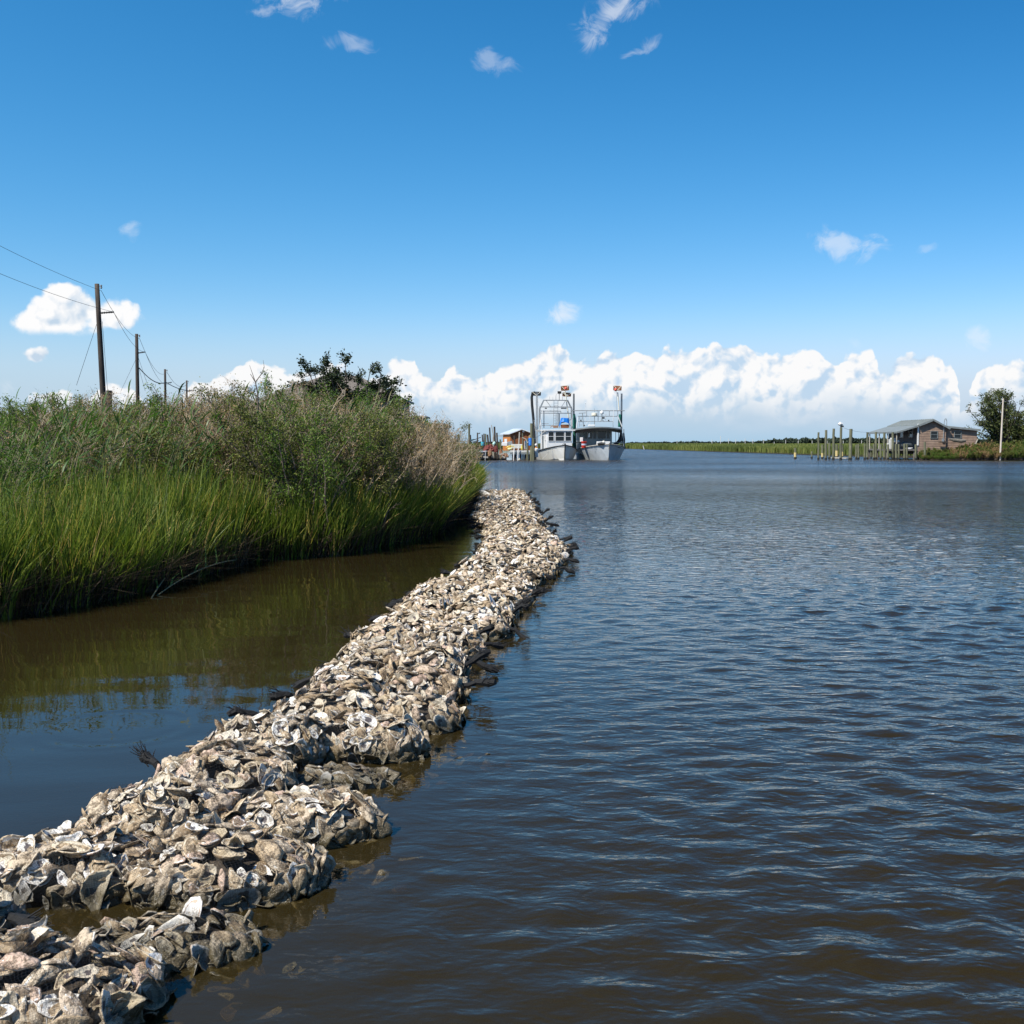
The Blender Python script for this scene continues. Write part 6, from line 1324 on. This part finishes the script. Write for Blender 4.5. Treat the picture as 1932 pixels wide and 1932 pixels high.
for (a, b_, lab) in (((360, 960), (870, 770), 'upper tilted plank sticking out over the left post'), ((430, 1000), (790, 905), 'lower tilted plank beside the slim dark post')):
    p, q = c5(*a), c5(*b_); mb = MB(); mb.beam(p, q, .25, .07); tag(mb.build('tilted_plank', M['wooddark'], org=p), lab, 'plank', 'tilted planks at the dock')
p, q = c5(1400, 715, 116), c5(1915, 705, 116); mb = MB(); mb.beam(p, q, .1, .07); tag(mb.build('rail', M['woodgrey'], org=p), 'thin horizontal rail running to the shack wall', 'rail')
p, q = c5(750, 600), c5(835, 575); mb = MB(); mb.beam(p, q, .2, .09); tag(mb.build('lamp_head', M['dark'], org=p), 'small dark lamp head beside the slim dark post', 'lamp')
p = c5(470, 890, 113.4); mb = MB(); mb.box((p.x, 113.4, p.z), (.42, .3, .12), ry=R(-12)); tag(mb.build('blue_tray', surf('dull_blue', (.02, .10, .14), (.04, .16, .2), 5, .5), org=p), 'dull blue tray lying on the tilted planks', 'tray')
# barrels, buckets and heaps
def barrel(p, r_, h_, m_, lab, tilt=0, name='barrel'):
    root = empty(name, p, lab, 'barrel' if name == 'barrel' else name); root.rotation_euler = (0, tilt, 0)
    mb = MB(); mb.lathe((0, 0, 0), [(r_ * .9, 0), (r_, .04), (r_, h_ * .32), (r_ * 1.04, h_ * .34), (r_, h_ * .36), (r_, h_ * .64), (r_ * 1.04, h_ * .66), (r_, h_ * .68), (r_, h_ - .04), (r_ * .93, h_)], 18); mb.build('body', m_, root, smooth=False)
    mb = MB(); mb.lathe((0, 0, h_ + .002), [(r_ * .85, 0), (r_ * .85, .012)], 16); mb.build('lid', m_, root); return root
p = wd(1380, 1160, 110.9); barrel((p.x, 110.9, p.z), .195, .74, M['blue'], 'bright blue plastic barrel hung between the dock posts')
p = c5(950, 1160, 112.6); barrel((p.x, 112.6, p.z), .17, .36, M['cyan'], 'faded cyan tub behind the dark red net heap', name='tub')
p = c5(1450, 1110, 112.4); barrel((p.x, 112.4, p.z), .13, .30, M['mint'], 'pale mint bucket tipped on the net heap', R(35), name='bucket')
mb = MB(); p = wd(1350, 760, 110.85); mb.tube([p + Vector((.10 * math.cos(a), 0, .16 * math.sin(a))) for a in np.linspace(0, 6.4, 14)], .022, 5); mb.tube([p + Vector((0, -.05, .1)), p + Vector((.03, -.05, -.1))], .05, 6); tag(mb.build('rope_coil', surf('tan_rope', (.50, .36, .18), (.62, .48, .28), 15, .9), org=p), 'tan coil of rope on the post above the blue barrel', 'rope')
p, q, r3_ = wd(1000, 780, 110.8), wd(1170, 860, 110.8), wd(1240, 1000, 110.8); mb = MB(); mb.tube([p, q, r3_], .028, 5); tag(mb.build('mooring_rope', M['rope'], org=p), 'pale rope between the two short dock posts', 'rope')
p, q = wd(1230, 1020, 110.7), at(1840, 1455, 112); mb = MB(); mb.tube([p.lerp(q, k) - Vector((0, 0, .3 * k * (1 - k))) for k in np.linspace(0, 1, 8)], .024, 5); tag(mb.build('mooring_rope', M['rope'], org=p), 'taut mooring rope from the dock post up to the left boat', 'rope')
p = wd(1150, 1330, 111.6); mb = MB(); mb.box((p.x, 111.6, p.z + .42), (.22, .3, .84)); tag(mb.build('white_cabinet', M['white'], org=p, bevel=.02), 'narrow white cabinet standing on the dock behind the green post', 'cabinet')
p, q = wd(480, 1180, 111.9), wd(1010, 1180, 111.9); mb = MB(); mb.box(((p.x + q.x) / 2, 111.9, wd(0, 1190).z), (q.x - p.x, .8, .42)); tag(mb.build('sorting_table', M['concrete'], org=(p.x, 111.9, .9), bevel=.03), 'pale boxy sorting table on the dock in front of the shack', 'table')
p = wd(990, 1280, 111.3); mb = MB(); mb.lathe((p.x, 111.3, p.z - .14), [(.05, 0), (.07, .1), (.06, .42)], 10); tag(mb.build('yellow_bag', M['yellow'], org=p), 'small yellow bundle at the foot of the dock post', 'bundle')
p = wd(430, 1280, 111.1); yb = empty('yellow_basket', p, 'bright yellow net basket hanging over the left end of the dock', 'basket'); mb = MB(); mb.tube([Vector((-.38 + .84 * k, -.05 * math.sin(k * 3.1), .02 + .20 * math.sin(k * math.pi) ** .6)) for k in np.linspace(0, 1, 9)], .045, 6); mb.build('rim', M['yellow'], yb)
mb = MB(); mb.tube([(-.25, 0, -.04), (-.05, 0, -.10), (.18, 0, -.02)], [.10, .16, .10], 8); mb.build('basket_body', surf('yellow_net', (.62, .58, .05), (.80, .78, .50), 22, .7, bump=.02), yb)
p, q = wd(40, 1150, 113), wd(310, 1180, 113); mb = MB(); mb.box(((p.x + q.x) / 2, 113, wd(0, 1090, 113).z), (.58, .5, .36), ry=R(4)); tag(mb.build('cooler', M['white'], org=p, bevel=.03), 'white cooler box left of the grey bin in front of the shack', 'cooler')
p = wd(430, 1060, 113.1); mb = MB(); mb.box((p.x, 113.1, p.z), (.50, .5, .42), ry=R(-12)); tag(mb.build('grey_bin', surf('grey_bin', (.22, .25, .26), (.30, .33, .33), 5, .6), org=p, bevel=.02), 'grey slanted bin in front of the shack corner', 'bin')
for (a, w_, h_, m_, Y_, lab, sd_) in [((1250, 1220), 1.25, .42, M['rednet'], 112.2, 'large heap of dark red trawl netting on the shore', 1), ((1560, 1260), .50, .34, M['rednet'], 111.9, 'red net heap against the dark posts', 2), ((1290, 1440), .42, .36, M['brownnet'], 111.4, 'tan crab net bundle lying at the water edge', 3), ((1800, 1400), .35, .32, M['rust'], 111.6, 'rusty scrap heap under the dock post', 4), ((2000, 1560), .8, .14, M['brownnet'], 111.0, 'brown debris heap at the waterline left of the dock', 5)]:
    p = c5(*a, Y_); r = np.random.default_rng(sd_); nu, nv_ = 18, 8; vs = []
    for i in range(nv_ + 1):
        el = math.pi / 2 * (i / nv_); 
        for j in range(nu): t_ = 2 * math.pi * j / nu; k = 1 + r.normal(0, .09); vs.append((math.cos(el) * math.cos(t_) * w_ / 2 * k, math.cos(el) * math.sin(t_) * w_ / 2 * k, -.25 + (h_ + .25) * math.sin(el) * k))
    mb = MB(); mb.add(vs, [(i * nu + j, i * nu + (j + 1) % nu, (i + 1) * nu + (j + 1) % nu, (i + 1) * nu + j) for i in range(nv_) for j in range(nu)] + [tuple(nv_ * nu + j for j in range(nu))]); o = mb.build('net_heap' if 'net' in lab else 'scrap_heap', m_, None, org=(0, 0, 0)); o.location = (p.x, Y_, max(.25, p.z - h_ * .5)); tag(o, lab, 'heap')
# half sunk skiff at the shore
p, q = c5(290, 1400, 110.5), c5(1130, 1300, 111.5); rb = empty('old_skiff', (p.x, 110.5, .15), 'old open white skiff pulled up at the shore left of the net heaps', 'skiff', rz=math.atan2(1.0, q.x - p.x)); L_ = (q - p).length
mb = MB(); n = 10; vs = []
for i in range(n + 1):
    t_ = i / n; B = .42 * (1 - max(0, (t_ - .45) / .55) ** 2 * .75); S = .52 + .22 * t_; vs += [(t_ * L_, B, S), (t_ * L_, B * .8, 0), (t_ * L_, -B * .8, 0), (t_ * L_, -B, S)]
mb.add(vs, [(4 * i + j, 4 * i + j + 1, 4 * i + j + 5, 4 * i + j + 4) for i in range(n) for j in range(3)] + [(0, 3, 2, 1), (4 * n, 4 * n + 1, 4 * n + 2, 4 * n + 3)]); mb.build('hull', surf('skiff_side', (.12, .12, .10), (.24, .24, .21), 3, .7), rb)
mb = MB(); mb.tube([(i / n * L_, .43 * (1 - max(0, (i / n - .45) / .55) ** 2 * .75), .54 + .22 * i / n) for i in range(n + 1)], .035, 5); mb.tube([(i / n * L_, -.43 * (1 - max(0, (i / n - .45) / .55) ** 2 * .75), .54 + .22 * i / n) for i in range(n + 1)], .035, 5); mb.build('gunwale', M['white'], rb)
mb = MB(); mb.box((L_ * .55, 0, .42), (L_ * .5, .72, .03)); mb.build('inner_floor', M['white'], rb)
mb = MB(); p = c5(790, 1260, 111.4); mb.ball((p.x, 111.4, p.z), .15, 9, .7); mb.ball((p.x + .15, 111.45, p.z - .03), .1, 8); tag(mb.build('old_bag', M['brownnet'], org=p), 'tan bundled bag lying in the old skiff', 'bag')
for (a, b_, lab) in (((600, 1620), (980, 1680), 'dark driftwood log at the waterline under the old skiff'), ((980, 1680), (1200, 1700), 'pale sawn timber end at the waterline'), ((1750, 1580), (1900, 1500), 'grey broken board on the shore debris'), ((60 + 1794, 1640), (1990, 1720), 'pinkish board slipping into the water before the dock')):
    p, q = c5(*a, 110.6), c5(*b_, 110.6); p.z = max(p.z, .03); mb = MB(); mb.beam(p, q, .22, .13); tag(mb.build('shore_timber', M['woodgrey'] if 'dark' not in lab else M['wooddark'], org=p), lab, 'timber', 'timbers lying on the dock shore')
p, q = c5(1085, 1450, 108.5), c5(1065, 1900, 108.5); mb = MB(); mb.tube([(q.x, 108.5, -.6), (q.x, 108.5, 0), (p.x, 108.5, p.z)], .022, 5); tag(mb.build('white_stake', M['white'], org=(q.x, 108.5, 0)), 'thin white stake standing in the water before the old skiff', 'stake')
p = wd(865, 1690, 110.6); mb = MB(); mb.ball((p.x, 110.6, .10), .10, 10); tag(mb.build('mooring_float', M['cream'], org=(p.x, 110.6, .1)), 'small cream float bobbing under the dock edge', 'float')
p = wd(1650, 1240, 111.8); mb = MB(); mb.ball((p.x, 111.8, p.z + .25), .14, 10); tag(mb.build('mooring_float', M['white'], org=p), 'white float hanging between dock and left boat', 'float')
mb = MB(); mb.ball((p.x + .02, 111.85, p.z - .02), .13, 10, .6); tag(mb.build('orange_float', surf('orange_float', (.7, .22, .03), (.75, .3, .05), 5, .5), org=p), 'orange float hanging between dock and left boat', 'float')
mb = MB(); mb.box((p.x + .03, 111.9, .75), (.32, .4, .9)); tag(mb.build('white_fender_box', M['white'], org=(p.x, 111.9, .3), bevel=.04), 'white plastic tub between the dock and the left boat', 'tub')
# green undergrowth on the dock shore
for (a, h, k) in [((560, 1150), .55, 0), ((700, 1170), .45, 0), ((1150, 1050), .5, 0), ((1220, 1060), .55, 1), ((1450, 1020), .5, 0), ((430, 1180), .6, 1), ((330, 1300), .8, 1), ((200, 1250), 1.2, 1), ((100, 1200), 1.4, 0)]:
    p = c5(*a, 113.6); place('bank', k, (p.x, 113.6, .35), h * .8, rb_.uniform(0, 6), h * 1.2, 'low green undergrowth among the dock posts', 'undergrowth on the dock shore')
# poles across the far marsh
GP = 'thin poles standing far out on the marsh'
for (sx, top) in [(2285, 1487), (2403, 1483), (2432, 1471), (2459, 1480), (2483, 1482), (2515, 1480), (2541, 1482), (2577, 1482), (2613, 1491), (2652, 1485), (2694, 1487), (2741, 1487), (2792, 1487), (2846, 1487), (2908, 1486)]:
    Y_ = 900; p = at(sx, top, Y_); mb = MB(); mb.tube([(p.x, Y_, 0), (p.x, Y_, p.z)], .22, 5); tag(mb.build('marsh_pole', M['concrete'], org=(p.x, Y_, 0)), 'thin pale pole far out on the marsh near the horizon', 'pole', GP)
p, q = at(2170, 1504, 300), at(2174, 1516, 300); mb = MB(); mb.tube([(q.x, 300, 0), p], .09, 5); tag(mb.build('channel_stake', M['white'], org=(q.x, 300, 0)), 'leaning white channel stake before the far marsh right of the boats', 'stake')
# drop the prototypes that were never placed
for lst in PR.values():
    for o in lst:
        if o.name not in USED:
            for ch in list(o.children): bpy.data.objects.remove(ch)
            bpy.data.objects.remove(o)
print('objects', len(SC.objects))
